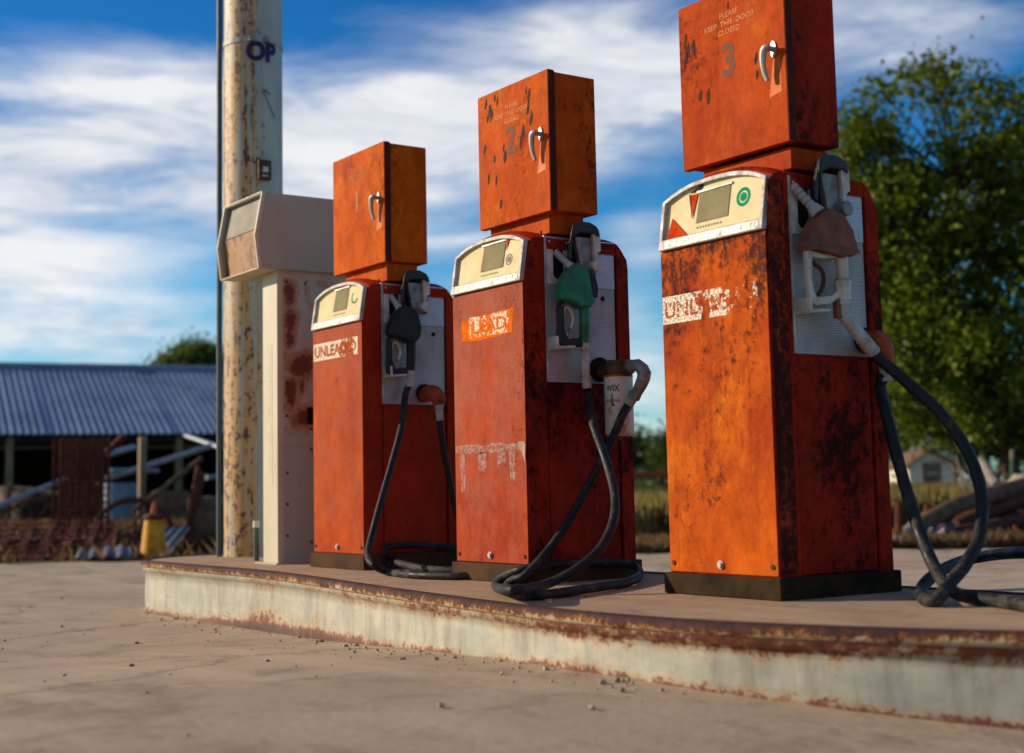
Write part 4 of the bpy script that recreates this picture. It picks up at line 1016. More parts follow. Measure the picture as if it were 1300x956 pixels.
# big elm on the right and its neighbours
def crown_tree(name, px, D, lobes, n_cl, nleaf, lsize, label, leaf='leaf', seed=1, trunk_r=.16, cl=.30, sprigs=()):
    """lobes: (px, py, radius in photo pixels x, y, depth in m, weight) placed at depth D"""
    r_ = np.random.default_rng(seed); rd = random.Random(seed); base = gnd(px, D); root = empty(name, base, label, 'tree')
    rt3 = np.array([rt_[0], rt_[1], 0]); fw3 = np.array([fw_[0], fw_[1], 0]); cs = []
    wts = np.array([l[5] for l in lobes], float); wts /= wts.sum()
    for _ in range(n_cl):
        l = lobes[r_.choice(len(lobes), p=wts)]
        v = r_.normal(size=3); v /= np.linalg.norm(v); v *= r_.uniform(.25, 1)**.5
        q = at(l[0], l[1], D)+rt3*(v[0]*l[2]*D/1806)+fw3*(v[1]*l[4])+np.array([0, 0, v[2]*l[3]*D/1806]); cs.append(q)
    for (sx, sy) in sprigs: cs.append(at(sx, sy, D+rd.uniform(-.8, .8)))
    cs = np.array(cs); cs = cs[cs[:, 2] > .25]
    b = MB(); top = max(c_[2] for c_ in cs); hub = []
    for s_ in range(3):
        a = 2*PI*s_/3+seed; P0 = base+np.array([.12*math.cos(a), .12*math.sin(a), -.05]); P = [P0]
        for i in range(1, 6):
            t_ = i/5; P.append(base+np.array([math.cos(a)*(.12+1.0*t_), math.sin(a)*(.12+1.0*t_), top*.72*t_])+r_.normal(0, .08, 3))
        b.tube(P, [trunk_r*(1-.75*i/5) for i in range(6)], 8, True, 3); hub += P[1:]
    hub = np.array(hub)
    for q in cs:
        hs_ = hub[hub[:, 2] < q[2]+.2]
        if len(hs_) == 0: hs_ = hub[:1]
        h_ = hs_[np.argmin(np.linalg.norm(hs_-q, axis=1))]; m_ = (h_+q)/2+r_.normal(0, .12, 3)
        b.tube([h_, m_, q], [.028, .018, .006], 5, True, 3, cap=False)
    b.build('trunk', 'bark', root, smooth=True)
    w = r_.integers(0, len(cs), nleaf); sz = r_.uniform(.55, 1.3, len(cs))
    C_ = cs[w]+r_.normal(size=(nleaf, 3))*np.array([1, 1, .8])*cl*sz[w][:, None]; C_ = C_[C_[:, 2] > .12]
    leaf_mesh('crown', C_, lsize, leaf, root); return root
fw_ = np.array([FWD[0], FWD[1]]); fw_ /= np.linalg.norm(fw_); rt_ = np.array([fw_[1], -fw_[0]])
if rt_ @ R[:2, 0] < 0: rt_ = -rt_
crown_tree('elm_tree', 1296, 24, [(1190, 435, 120, 108, 1.8, 1.5), (1280, 420, 130, 160, 2.0, 1.6), (1150, 300, 85, 90, 1.2, .8), (1205, 235, 80, 105, 1.2, .8), (1290, 240, 80, 110, 1.4, .7), (1105, 215, 45, 70, .8, .5), (1130, 400, 60, 110, 1.2, .8), (1100, 330, 40, 70, .8, .3), (1250, 535, 110, 22, 1.6, .6), (1370, 330, 120, 220, 2, 1.2), (1318, 205, 60, 85, 1.2, .7)],
    420, 54000, .12, 'big leafy green tree on the right behind the pipe heap', seed=11, trunk_r=.15, cl=.22,
    sprigs=[(1112, 112), (1122, 128), (1158, 95), (1180, 92), (1192, 84), (1205, 100), (1218, 110), (1250, 125), (1254, 112), (1272, 122), (1290, 128), (1075, 148), (1070, 170), (1150, 110), (1200, 128), (1240, 145), (1180, 118), (1064, 200), (1068, 235)])
crown_tree('elm_tree', 1470, 27, [(1440, 350, 150, 200, 2.2, 1), (1500, 200, 120, 120, 1.5, .6), (1450, 520, 160, 70, 2, .7)], 150, 20000, .12, 'leafy green tree hidden outside the frame beyond the big elm', seed=5)
crown_tree('mesquite_tree', 1100, 29, [(1090, 480, 60, 90, 1.4, 1), (1105, 515, 50, 60, 1.5, 1), (1085, 370, 45, 90, 1.1, .5)], 110, 13000, .11, 'lower green tree peeking out just right of the orange pump', seed=21, trunk_r=.10)
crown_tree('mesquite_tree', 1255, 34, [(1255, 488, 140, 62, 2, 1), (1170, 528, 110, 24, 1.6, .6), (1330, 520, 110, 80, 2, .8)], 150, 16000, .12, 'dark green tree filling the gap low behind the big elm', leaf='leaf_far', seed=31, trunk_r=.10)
crown_tree('shade_tree', 236, 48, [(250, 462, 32, 22, .9, 1), (222, 470, 26, 16, .8, .7), (262, 455, 20, 14, .6, .5)], 60, 7000, .15, 'round green tree top rising behind the blue tin roof', leaf='leaf_bright', seed=8, trunk_r=.12, cl=.25, sprigs=[(205, 462), (228, 448), (250, 440)])
for i, (px, D, h, lf, lb) in enumerate(((792, 62, 3.6, 'leaf_far', 'dark green far tree half hidden behind the green nozzle pump'),
                                   (832, 66, 3.5, 'leaf_far', 'dark green far tree seen in the gap left of the orange pump'),
                                   (872, 60, 3.7, 'leaf_far', 'dark green far tree hidden behind the orange pump'),
                                   (575, 52, 3.6, 'leaf_bright', 'bright green tree seen in the gap between the first and second pump'),
                                   (700, 60, 3.4, 'leaf_far', 'far tree behind the green nozzle pump'),
                                   (940, 58, 4.2, 'leaf_far', 'far tree behind the middle of the orange pump'),
                                   (1030, 52, 4.0, 'leaf_far', 'far tree right behind the side of the orange pump'),
                                   (1150, 88, 5.2, 'leaf_far', 'far dark tree closing the view just left above the white cottage'), (1215, 92, 5.4, 'leaf_far', 'far dark tree closing the view just right of the white cottage'), (1290, 86, 5.0, 'leaf_far', 'far dark tree behind the green stake at the right frame edge'))):
    tree('distant_tree', gnd(px, D), h, 1.0, lb, leaf=lf, nleaf=4200, lsize=.22, stems=3, seed=40+i, low=.0, tr=.08, cl=.75, depth_=3, group='far trees on the horizon')
bush(gnd(578, 30), 2.4, 1.9, 'bright green bush low in the gap between the first two pumps', n=5000, seed=3)
bush(gnd(836, 30), 1.6, .95, 'green bush in the gap left of the orange pump', n=3000, seed=4)
bush(gnd(814, 22), 1.0, .55, 'olive weed clump low beside the second pump', leaf='leaf_olive', n=2200, ls=.06, seed=5)
bush(gnd(845, 19), .9, .5, 'brown dry bush at the concrete edge left of the orange pump', leaf='straw', n=2200, ls=.05, seed=6)
bush(gnd(1136, 27), 1.0, .8, 'yellow green bush beside the right of the orange pump', leaf='leaf_olive', n=3500, ls=.07, seed=7)

# grass and weeds: one field of blades
def blades(name, pts, h, mat, label, lean=.35, w=.008):
    n = len(pts); p = np.array(pts); hh = h*rng.uniform(.35, 1.1, n)
    a = rng.uniform(0, 2*PI, n); l = rng.uniform(0, lean, n)*hh
    side = np.stack([-np.sin(a), np.cos(a), np.zeros(n)], 1)*w*rng.uniform(.6, 1.6, n)[:, None]
    tip = p+np.stack([np.cos(a)*l, np.sin(a)*l, hh], 1); mid = p+np.stack([np.cos(a)*l*.3, np.sin(a)*l*.3, hh*.55], 1)
    v = np.stack([p-side, p+side, mid+side*.7, tip, mid-side*.7], 1).reshape(-1, 3)
    me = bpy.data.meshes.new(name); me.vertices.add(5*n); me.vertices.foreach_set('co', v.ravel())
    me.loops.add(5*n); me.loops.foreach_set('vertex_index', np.arange(5*n)); me.polygons.add(n)
    me.polygons.foreach_set('loop_start', np.arange(0, 5*n, 5)); me.polygons.foreach_set('loop_total', np.full(n, 5))
    me.materials.append(M[mat]); me.update(calc_edges=True)
    o = bpy.data.objects.new(name, me); COL.objects.link(o); return tag(o, label, 'grass', kind='stuff')
P_ = []
for _ in range(30000):
    px = random.uniform(760, 1400); D = 17.2+random.random()**1.6*38
    if px > 1235 and D < 26: continue
    if math.sin(px*.031+D*.9)+math.sin(px*.011-D*1.7) < -.7: continue
    P_.append(gnd(px, D, -.02))
blades('grass', P_, .62, 'grass', 'tall yellow green grass growing behind the forecourt on the right', w=.02)
P_ = []
for _ in range(9000):
    px = random.uniform(540, 1350); D = 14.35+random.random()**1.5*2.2; P_.append(gnd(px, D, -.02))
blades('weeds', P_, .17, 'straw', 'dry straw coloured weeds along the far edge of the forecourt', w=.012, lean=.7)
P_ = []
for _ in range(34000):
    px = random.uniform(-260, 560); D = 18.6+random.random()**1.2*10
    if math.sin(px*.05+D*1.3)+math.sin(px*.021-D*2.1) < -.5: continue
    P_.append(gnd(px, D, -.02))
for _ in range(1500):
    P_.append(gnd(random.uniform(-260, 560), random.uniform(15.4, 18), -.02)-np.array([0, 0, .15]))
blades('dry_grass', P_, .36, 'straw', 'brown dry grass around the scrap in front of the tin roofed shed', w=.007, lean=.8)
for (px, py, dx_, h_) in ((236, 783, -.09, .17), (228, 781, -.05, .10), (258, 785, -.10, .15), (262, 786, .0, .16), (300, 795, -.06, .08), (190, 775, -.04, .05)):
    q = onz(px, py, .0); m = MB()
    for k_ in range(2):
        r3 = np.array([RX[0], 0, 0]); d_ = np.array([.7, .7, 0])*dx_*(1+.4*k_)
        m.tube([q, q+d_*.3+np.array([0, 0, h_*.5]), q+d_+np.array([0, 0, h_*(1-.3*k_)])], [.0016, .0013, .0006], 5)
    tag(m.build('weed_stalk', 'straw'), 'thin dry weed stalks growing at the foot of the kerb near its left end', 'weed', 'weed stalks at the foot of the kerb')

# ------------------------------------------------------------------ tin roofed shed, left
fw = np.array([FWD[0], FWD[1]]); fw /= np.linalg.norm(fw); rt = np.array([fw[1], -fw[0]])
if rt @ R[:2, 0] < 0: rt = -rt
ph = math.radians(23.5)
rid = rt*math.cos(ph)+fw*math.sin(ph); per = rt*math.sin(ph)-fw*math.cos(ph)   # along the ridge; down the slope towards the viewer
E0 = at(140, 551, 30.0)     # a point on the eaves
ez = E0[2]
def SH(a, d, z): q = E0[:2]+rid*a+per*d; return (q[0], q[1], z)
RUN = 4.6
rz = at(140, 465, depth(SH(0, -RUN, ez)))[2]
shed = empty('tin_shed', SH(0, -3, 0), 'open fronted shed with blue grey corrugated tin roof, left background', 'shed')
A0, A1 = -9.5, 5.4
b = MB(); NC = int((A1-A0)/.019); vs = []
for i in range(NC+1):
    a = A0+(A1-A0)*i/NC; zz = .018*math.sin(2*PI*(a)/.152)
    for (d, z) in ((-RUN, rz), (.05+.03*math.sin(int(a/.66)*2.1), ez)): vs.append(SH(a, d, z+zz))
b.add(vs, [(2*i, 2*i+2, 2*i+3, 2*i+1) for i in range(NC)])
vs = []
for i in range(NC//4+1):
    a = A0+(A1-A0)*i/(NC//4)
    for (d, z) in ((-RUN, rz+.01), (-2*RUN, ez)): vs.append(SH(a, d, z))
b.add(vs, [(2*i, 2*i+1, 2*i+3, 2*i+2) for i in range(NC//4)])
rf = b.build('roof', 'roof', shed, smooth=True)
b = MB(); b.tube([SH(A0, -RUN, rz+.03), SH(A1, -RUN, rz+.03)], .07, 8, False); b.build('ridge_cap', 'galv', rf, smooth=True)
b = MB(); b.beam(SH(A0, -2*RUN+.1, ez*.5), SH(A1, -2*RUN+.1, ez*.5), .05, ez, )
b.beam(SH(A1-.1, -2*RUN, ez*.5), SH(A1-.1, -1.0, ez*.5), .05, ez)
b.beam(SH(A0+.1, -2*RUN, ez*.5), SH(A0+.1, -1.0, ez*.5), .05, ez)
gb = [(-2*RUN, ez), (0, ez), (-RUN, rz-.03)]
for aa in (A0+.08, A1-.12): b.prism(gb, lambda p, q_, t_: SH(t_, p, q_), aa, aa+.05)
b.build('wall', 'dark_boards', shed)
for a in (-9.3, -6.7, -4.3, -2.0, 1.45, 3.3, 5.2):
    b = MB(); b.beam(SH(a, -.12, -.02), SH(a, -.12, ez-.06), .13, .13, (1, 0, 0)); b.build('post', 'weathered', shed)
b = MB(); b.beam(SH(A0, -.12, ez-.09), SH(A1, -.12, ez-.09), .06, .14); b.build('eaves_beam', 'dark_boards', shed)

# ------------------------------------------------------------------ scrap in front of the shed
def pole(name, a, b_, r, mat, label, cat='pipe', group=None, n=10):
    m = MB(); m.cyl(a, b_, r, n); o = m.build(name, mat, smooth='auto'); return tag(o, label, cat, group)
GP = 'scrap pipes in front of the shed'
pole('metal_pipe', at(122, 612, 20), at(268, 566, 21), .045, 'galv', 'long shiny steel pipe slanting up to the right in front of the shed', group=GP)
pole('metal_pipe', at(-20, 650, 18), at(104, 600, 20), .04, 'galv', 'steel pipe slanting up from the left frame edge to the rusty cage', group=GP)
pole('metal_pipe', at(18, 619.5, 19), at(77, 627, 19), .032, 'weathered', 'short pale pole lying level left of the rusty cage', group=GP)
pole('metal_pipe', at(-10, 652, 18.5), at(78, 624, 19.5), .025, 'pipe_rust', 'thin brown pole slanting below the steel pipe at the left frame edge', group=GP)
pole('metal_pipe', at(168, 650, 19), at(256, 582, 20), .038, 'pipe_rust', 'brown pole slanting up to the right below the long steel pipe', group=GP)
pole('metal_pipe', at(236, 553, 22), at(282, 569, 21), .038, 'galv', 'pale pipe slanting down right under the eaves beside the column', group=GP)
pole('metal_pipe', at(138, 577, 20.5), at(170, 568, 21.5), .045, 'galv', 'short steel pipe end above the long pipe', group=GP)
pole('metal_pipe', at(140, 597, 20), at(200, 598, 21), .035, 'galv', 'level steel pipe crossing behind the long slanting pipe', group=GP)
pole('metal_pipe', at(262, 606, 20), at(300, 605, 20.5), .04, 'galv', 'level steel pipe half hidden behind the column', group=GP)
pole('metal_pipe', at(136, 574, 20), at(158, 553, 20), .05, 'rust_red', 'red rusted pipe end slanting up just right of the rusty cage', group=GP)
tag(MB().beam(tuple(gnd(179, 19.5)), at(181, 555, 19.5), .09, .09, (1, 0, 0)).build('wooden_post', 'weathered'), 'pale wooden post standing behind the yellow canister', 'post')
# rusty rod bundle
rb = empty('rod_bundle', gnd(236, 17), 'bundle of rusty red steel rods leaning to the right beside the column', 'rods')
for i in range(5):
    m = MB(); m.cyl(gnd(231+i*5, 17+i*.1), at(252+i*3.0, [592, 601, 600, 640, 655][i], 17.3+i*.1), .03); m.build('rod', 'rust_red', rb, smooth='auto')
# rusty cage (stacked mesh panels)
cg = empty('wire_cage', gnd(106, 17.5), 'tall rusty brown cage of steel mesh standing in front of the shed', 'cage')
c0 = gnd(76, 17.3); c1 = gnd(137, 17.6); hC = at(106, 555, 17.45)[2]
dv = c1-c0; nn = np.array([-dv[1], dv[0], 0]); nn = nn/np.linalg.norm(nn)*.35*(1 if nn @ np.array([fw[0], fw[1], 0]) > 0 else -1)
for face, off in (('front_mesh', 0), ('back_mesh', 1)):
    m = MB()
    for i in range(10):
        q = c0+dv*i/9+nn*off; m.cyl(q, (q[0], q[1], hC-.02*(i % 3)), .011 if i % 3 else .022, 6)
    for j in range(16):
        z = .1+(hC-.12)*j/15; q0 = c0+nn*off; q1 = c1+nn*off; m.cyl((q0[0], q0[1], z), (q1[0], q1[1], z), .011, 6)
    m.build(face, 'rust_red', cg)
m = MB(); q0 = c0+nn*.5; q1 = c1+nn*.5
m.add([(q0[0], q0[1], .95), (q1[0], q1[1], .85), (q1[0], q1[1], hC-.02), (q0[0], q0[1], hC)], [(0, 1, 2, 3)])
m.build('rusty_sheet', 'rust_dark', cg)
# yellow canister
yb = gnd(195, 15.9); yt = at(195, 652, 15.9)[2]
yc = empty('yellow_canister', yb, 'yellow painted steel canister with rusty collar and orange spike on top', 'canister')
m = MB(); H_ = yt-yb[2]
m.tube([yb+np.array([0, 0, z*H_]) for z in (0, .04, .5, .84, .86)], [.150, .148, .125, .105, .095], 20, False); m.build('body', 'yellow_paint', yc, smooth='auto')
m = MB(); m.tube([yb+np.array([0, 0, z*H_]) for z in (.86, .92, .98, 1.02)], [.11, .12, .10, .05], 14, False); m.build('collar', 'rust_dark', yc, smooth='auto')
m = MB(); m.tube([yb+np.array([0, 0, H_]), yb+np.array([.02, 0, H_+.13])], [.04, .018], 10, False); m.build('spike', 'rust_orange', yc, smooth='auto')
# half buried tractor wheel rim
wr = gnd(168, 17.4); rr_ = .52; axis = np.array([fw[0], fw[1], 0]); rv = np.array([rt[0], rt[1], 0])
wh = empty('tractor_rim', wr, 'dark rusty wheel rim standing upright behind the yellow canister', 'wheel rim')
m = MB(); m.tube([wr+rv*rr_*math.cos(a)+np.array([0, 0, .12+rr_*math.sin(a)]) for a in np.linspace(0, 2*PI, 33)], .035, 8, False); m.build('rim', 'rust_dark', wh, smooth=True)
m = MB()
for a in np.linspace(.3, .3+2*PI, 6, endpoint=False): m.cyl(wr+np.array([0, 0, .12]), wr+rv*rr_*math.cos(a)+np.array([0, 0, .12+rr_*math.sin(a)]), .014, 6)
m.build('spokes', 'rust_red', wh)
wr = gnd(40, 18.2)
wh = empty('wagon_wheel', wr, 'thin rusty wheel standing in dry grass left of the rusty cage', 'wheel rim')
m = MB(); m.tube([wr+rv*.34*math.cos(a)+np.array([0, 0, .34+.34*math.sin(a)]) for a in np.linspace(0, 2*PI, 33)], .016, 8, False); m.build('rim', 'rust_dark', wh, smooth=True)
m = MB()
for a in np.linspace(.1, .1+2*PI, 8, endpoint=False): m.cyl(wr+np.array([0, 0, .34]), wr+rv*.34*math.cos(a)+np.array([0, 0, .34+.34*math.sin(a)]), .01, 6)
m.build('spokes', 'rust_red', wh)
# drum at the right
dr = gnd(268, 17.6); dw = empty('rusty_drum', dr, 'big brown ribbed drum lying on its side behind the column base', 'drum')
m = MB(); dn = np.array([fw[0]*.3+rt[0], fw[1]*.3+rt[1], 0]); dn /= np.linalg.norm(dn)
m.tube([dr+np.array([0, 0, .33])+dn*t_ for t_ in np.linspace(-.25, .75, 15)], [.33+(.014 if i % 3 == 0 else 0) for i in range(15)], 28, False); m.build('shell', simple('drum_paint', (.16, .10, .05), (.07, .04, .025), 4, (1, 1, 1), rough=.8), dw, smooth='auto')
m = MB(); m.tube([dr+np.array([0, 0, .33])+dn*(-.25)+t_*dn for t_ in (-.02, .02)], .345, 28, False); m.build('hoop', 'rust_dark', dw, smooth='auto')
# leaning tin sheets
def tin(name, q, label, nw=4):
    a, b_, c_, d_ = [np.array(x) for x in q]; m = MB(); N = nw*6; vs = []; nr = np.cross(b_-a, d_-a); nr /= np.linalg.norm(nr)
    for i in range(N+1):
        t_ = i/N; o_ = nr*.018*math.sin(2*PI*nw*t_)
        for u in (0, 1): vs.append((a*(1-t_)+b_*t_)*(1-u)+(d_*(1-t_)+c_*t_)*u+o_)
    m.add(vs, [(2*i, 2*i+1, 2*i+3, 2*i+2) for i in range(N)]); o = m.build(name, 'tin_dull', smooth=True)
    s_ = o.modifiers.new('s', 'SOLIDIFY'); s_.thickness = .003
    return tag(o, label, 'metal sheet', 'loose tin sheets')
tin('tin_sheet', (gnd(163, 16.3), gnd(212, 16.0), at(243, 668, 16.7), at(196, 672, 17.0)), 'pale corrugated sheet leaning behind the yellow canister')
tin('tin_sheet', (gnd(96, 15.4)+np.array([0, 0, .02]), gnd(168, 15.4)+np.array([0, 0, .03]), gnd(166, 16.0)+np.array([0, 0, .13]), gnd(100, 16.1)+np.array([0, 0, .10])), 'bluish crumpled tin sheet lying flat at the edge of the forecourt')
# heap of diagonal mesh at lower left
hm = empty('mesh_heap', gnd(70, 16.2), 'low heap of brown rusty expanded mesh left of the blue tin sheet', 'scrap')
m = MB()
for i in range(34):
    a = gnd(-10+i*4.4, 15.8); b2 = gnd(8+i*4.4, 16.8)+np.array([0, 0, .36+.05*math.sin(i)]); m.cyl(a, b2, .010, 5)
for j in range(7):
    t_ = j/6; m.tube([gnd(-10+i*22, 15.8+t_*1.0)+np.array([0, 0, t_*.36+.02]) for i in range(8)], .010, 5, False)
m.build('mesh', 'rust_red', hm)
m = MB()
for i in range(9): m.blob(gnd(-10+i*20, 17.1)+np.array([0, 0, .08]), .28, .2, .16, i, .3)
m.build('rubble', 'rust_dark', hm)
# old things under the roof
for i, (px, D, r_, h_, mt, lb) in enumerate(((45, 26, .42, .8, 'dark_boards', 'dark barrel deep under the shed roof at left'), (20, 27, .32, .9, 'pipe_rust', 'brown barrel under the shed roof near the left post'), (152, 25, .3, .9, 'drum_blue', 'pale blue drum under the shed roof between the posts'),
                                     (215, 25, .35, .75, 'pipe_rust', 'rusty barrel under the shed roof right of the middle post'))):
    q = gnd(px, D); ob = empty('barrel', q, lb, 'barrel', 'barrels under the shed roof')
    m = MB(); m.tube([q+np.array([0, 0, h_*t_]) for t_ in (0, .05, .32, .35, .38, .63, .66, .69, .96, 1)], [r_, r_, r_, r_*1.04, r_, r_, r_*1.04, r_, r_, r_*.96], 22, False); m.build('shell', mt, ob, smooth='auto')
    m = MB(); m.tube([q+np.array([0, 0, h_]), q+np.array([0, 0, h_+.02])], r_*.9, 22, False); m.build('lid', mt, ob, smooth='auto')

# ------------------------------------------------------------------ small white house, wire fence, pipe heap (right)
D = 70
hb = gnd(1183, D); hs = empty('white_cottage', hb, 'tiny white clapboard cottage with brown gable and one window under the big tree', 'cottage')
def HP(px, py, d=0): 
    q = at(px, py, D); q = q+np.array([fw[0], fw[1], 0])*d; return tuple(q)
w0 = at(1153, 600, D); w1 = at(1213, 600, D)
def HW(px, z, d=0):
    q = gnd(px, D); return (q[0]+fw[0]*d, q[1]+fw[1]*d, z)
zE = at(1155, 590, D)[2]; zA = at(1183, 571, D)[2]
m = MB(); m.prism([(1155, -.02), (1211, -.02), (1211, zE), (1183, zA-.1), (1155, zE)], lambda p, q_, t_: HW(p, q_, t_), 0, 3.5)
wl = m.build('wall', 'siding', hs)
m = MB()
for j in range(12): 
    z = .1+j*.16
    if z < zE: m.prism([(1155, z), (1211, z), (1211, z+.012), (1155, z+.012)], lambda p, q_, t_: HW(p, q_, t_), -.012, 0)
m.build('boards', 'siding', wl)
m = MB()
m.prism([(1149, zE-.16), (1183, zA), (1217, zE-.16), (1217, zE-.05), (1183, zA+.13), (1149, zE-.05)], lambda p, q_, t_: HW(p, q_, t_), -.35, 3.8); m.build('roof', 'brown_trim', hs)
m = MB(); wz0, wz1 = at(1183, 612, D)[2], at(1183, 590, D)[2]
m.prism([(1173, wz0-.1), (1196, wz0-.1), (1196, wz1+.12), (1173, wz1+.12)], lambda p, q_, t_: HW(p, q_, t_), -.05, -.012); wf = m.build('window', 'brown_trim', hs)
m = MB(); zm = (wz0+wz1)/2
for a_, b_ in ((wz0, zm-.03), (zm+.03, wz1)): m.prism([(1177, a_), (1192, a_), (1192, b_), (1177, b_)], lambda p, q_, t_: HW(p, q_, t_), -.062, -.051)
m.build('pane', 'window_glass', wf)
m = MB(); m.prism([(1177, zm-.03), (1192, zm-.03), (1192, zm+.03), (1177, zm+.03)], lambda p, q_, t_: HW(p, q_, t_), -.068, -.051); m.build('sash_bar', 'white_cap', wf)

# low rusty roofed shed far off between pumps 2 and 3
D = 46; ls = empty('low_shed', gnd(820, D), 'low pale shed with rust orange roof edge in the gap left of the orange pump', 'shed')
def LW(px, z, d=0):
    q = gnd(px, D); return (q[0]+fw[0]*d, q[1]+fw[1]*d, z)
z1 = at(820, 604, D)[2]; z2 = at(820, 598, D)[2]
m = MB(); m.prism([(796, -.02), (905, -.02), (905, z1), (796, z1)], lambda p, q_, t_: LW(p, q_, t_), 0, 3.0); m.build('wall', simple('pale_wall', (.42, .34, .24), (.25, .18, .11), 1.2, rough=.8), ls)
m = MB(); m.prism([(790, z1), (912, z1), (912, z2), (790, z2)], lambda p, q_, t_: LW(p, q_, t_), -.3, 3.3); m.build('roof', 'rust_orange', ls)
m = MB(); m.prism([(832, z1-.45), (852, z1-.45), (852, z1-.12), (832, z1-.12)], lambda p, q_, t_: LW(p, q_, t_), -.03, .0); m.build('window', 'window_glass', ls)

# wire fence behind the grass
fe = empty('wire_fence', gnd(1180, 33), 'low wire mesh fence running behind the tall grass on the right', 'fence')
for i, px in enumerate((1070, 1145, 1216, 1290, 1370)):
    m = MB(); q = gnd(px, 33); m.cyl(q, q+np.array([0, 0, 1.45]), .035, 8); m.build('fence_post', 'pipe_rust', fe)
m = MB()
for j in range(7):
    z = .15+j*.2; m.cyl(gnd(1070, 33)+np.array([0, 0, z]), gnd(1370, 33)+np.array([0, 0, z]), .005, 4)
for i in range(46):
    q = gnd(1070+i*6.5, 33); m.cyl(q, q+np.array([0, 0, 1.36]), .004, 4)
m.build('wire_mesh', 'pipe_rust', fe)
tp = MB(); q = gnd(1285, 21); tp.cyl(q, at(1285, 582, 21), .03, 8); tpo = tp.build('fence_stake', simple('green_stake', (.06, .12, .05), rough=.6)); tag(tpo, 'green metal stake with pale tip standing right of the cottage', 'stake')
m = MB(); m.cyl(at(1285, 582, 21), at(1285, 571, 21), .033, 8); m.build('tip', 'log_grey', tpo)
for px, top_, D, lb in ((1141, 637, 15.4, 'rusty steel post stub nearest the orange pump, behind the concrete edge'), (1178, 640, 16.2, 'shorter rusty post stub behind the upper pipe of the heap')):
    m = MB(); m.cyl(gnd(px, D), at(px, top_, D), .042, 8); m.box(0, 0, 0, 0, 0, 0) if 0 else None
    tag(m.build('steel_post', 'rust_red', smooth='auto'), lb, 'post', 'rusty post stubs')
PG = 'rusty pipes heaped behind the forecourt'
def pp(pts, r, mat, lab):
    m = MB(); m.tube(pts, r, 14, len(pts) > 2); o = m.build('scrap_pipe', mat, smooth='auto'); tag(o, lab, 'pipe', PG); return o
u1 = pp([at(1160, 672, 15.6), at(1208, 645, 15.9), at(1262, 627, 16.4), at(1340, 606, 17)], .095, 'pipe_rust', 'thick brown pipe on top of the heap, sloping up to the right frame edge')
m = MB(); m.cyl(at(1147, 682, 15.5), at(1160, 672, 15.6), .088, 14); m.build('pale_end', 'log_grey', u1, smooth='auto')
pp([at(1180, 678, 15.8), at(1240, 673, 16.0), at(1340, 650, 16.3)], .085, 'pipe_red', 'red brown pipe lying lowest in the heap')
pp([at(1215, 668, 16.2), at(1260, 648, 16.4), at(1340, 618, 16.8)], .09, 'pipe_red', 'dark red pipe in the middle of the heap')
pp([at(1165, 690, 16.4), at(1235, 662, 16.7), at(1345, 658, 16.9)], .07, 'rust_dark', 'thin dark pipe at the back of the heap')
pp([at(1287, 668, 15.4), at(1293, 675, 15.4), at(1304, 680, 15.5)], .02, 'rust_orange', 'small orange rusty hook of pipe at the right frame edge')
pp([at(1246, 586, 19), at(1266, 618, 18)], .07, 'log_grey', 'grey weathered pole leaning behind the heap')
m = MB()
for i in range(16): m.blob(gnd(1190+i*11, 16.6+.3*(i % 3))+np.array([0, 0, .10]), .30, .25, .20+.02*(i % 4), i, .3)
tag(m.build('scrap_heap', 'rust_dark'), 'dark low mass of scrap and soil under the heaped pipes', 'scrap', kind='stuff')
bg_ = MB()
for i, (px, D, s_) in enumerate(((1190, 15.35, .10), (1204, 15.25, .13), (1217, 15.3, .09))): bg_.blob(gnd(px, D)+np.array([0, 0, s_*.6]), s_*1.3, s_, s_, i, .3)
tag(bg_.build('plastic_bag', 'bag'), 'crumpled dark blue plastic bag in front of the pipes', 'bag')
for i, (px, py, D, s_, lb) in enumerate(((1297, 616, 19, .14, 'pale boulder on the mound at the right frame edge'), (1262, 628, 19.5, .10, 'pale flat rock on the mound above the pipes'), (1138, 690, 14.9, .09, 'small tan rock at the concrete edge beside the orange pump'))):
    q = at(px, py, D); m = MB(); m.blob(q, s_*1.5, s_*1.2, s_, i+3, .22); tag(m.build('boulder', 'rock', smooth=True), lb, 'rock', 'rocks behind the forecourt')
m = MB()
for i in range(7): m.blob(gnd(1235+i*22, 19.4)+np.array([0, 0, .1]), .5, .45, .20, i+50, .18)
tag(m.build('dirt_mound', 'field', smooth=True), kind='structure')
dbr = empty('dead_branches', gnd(1218, 23), 'bare grey dead branches standing right of the cottage', 'branches')
m = MB(); rd = random.Random(9)
for i in range(9):
    q = gnd(1228+i*5, 22+.3*i); m.tube([q, q+np.array([rd.uniform(-.2, .2), rd.uniform(-.2, .2), .45]), q+np.array([rd.uniform(-.5, .5), rd.uniform(-.4, .4), rd.uniform(.7, 1.1)])], [.04, .03, .012], 6)
m.build('limbs', 'log_grey', dbr)

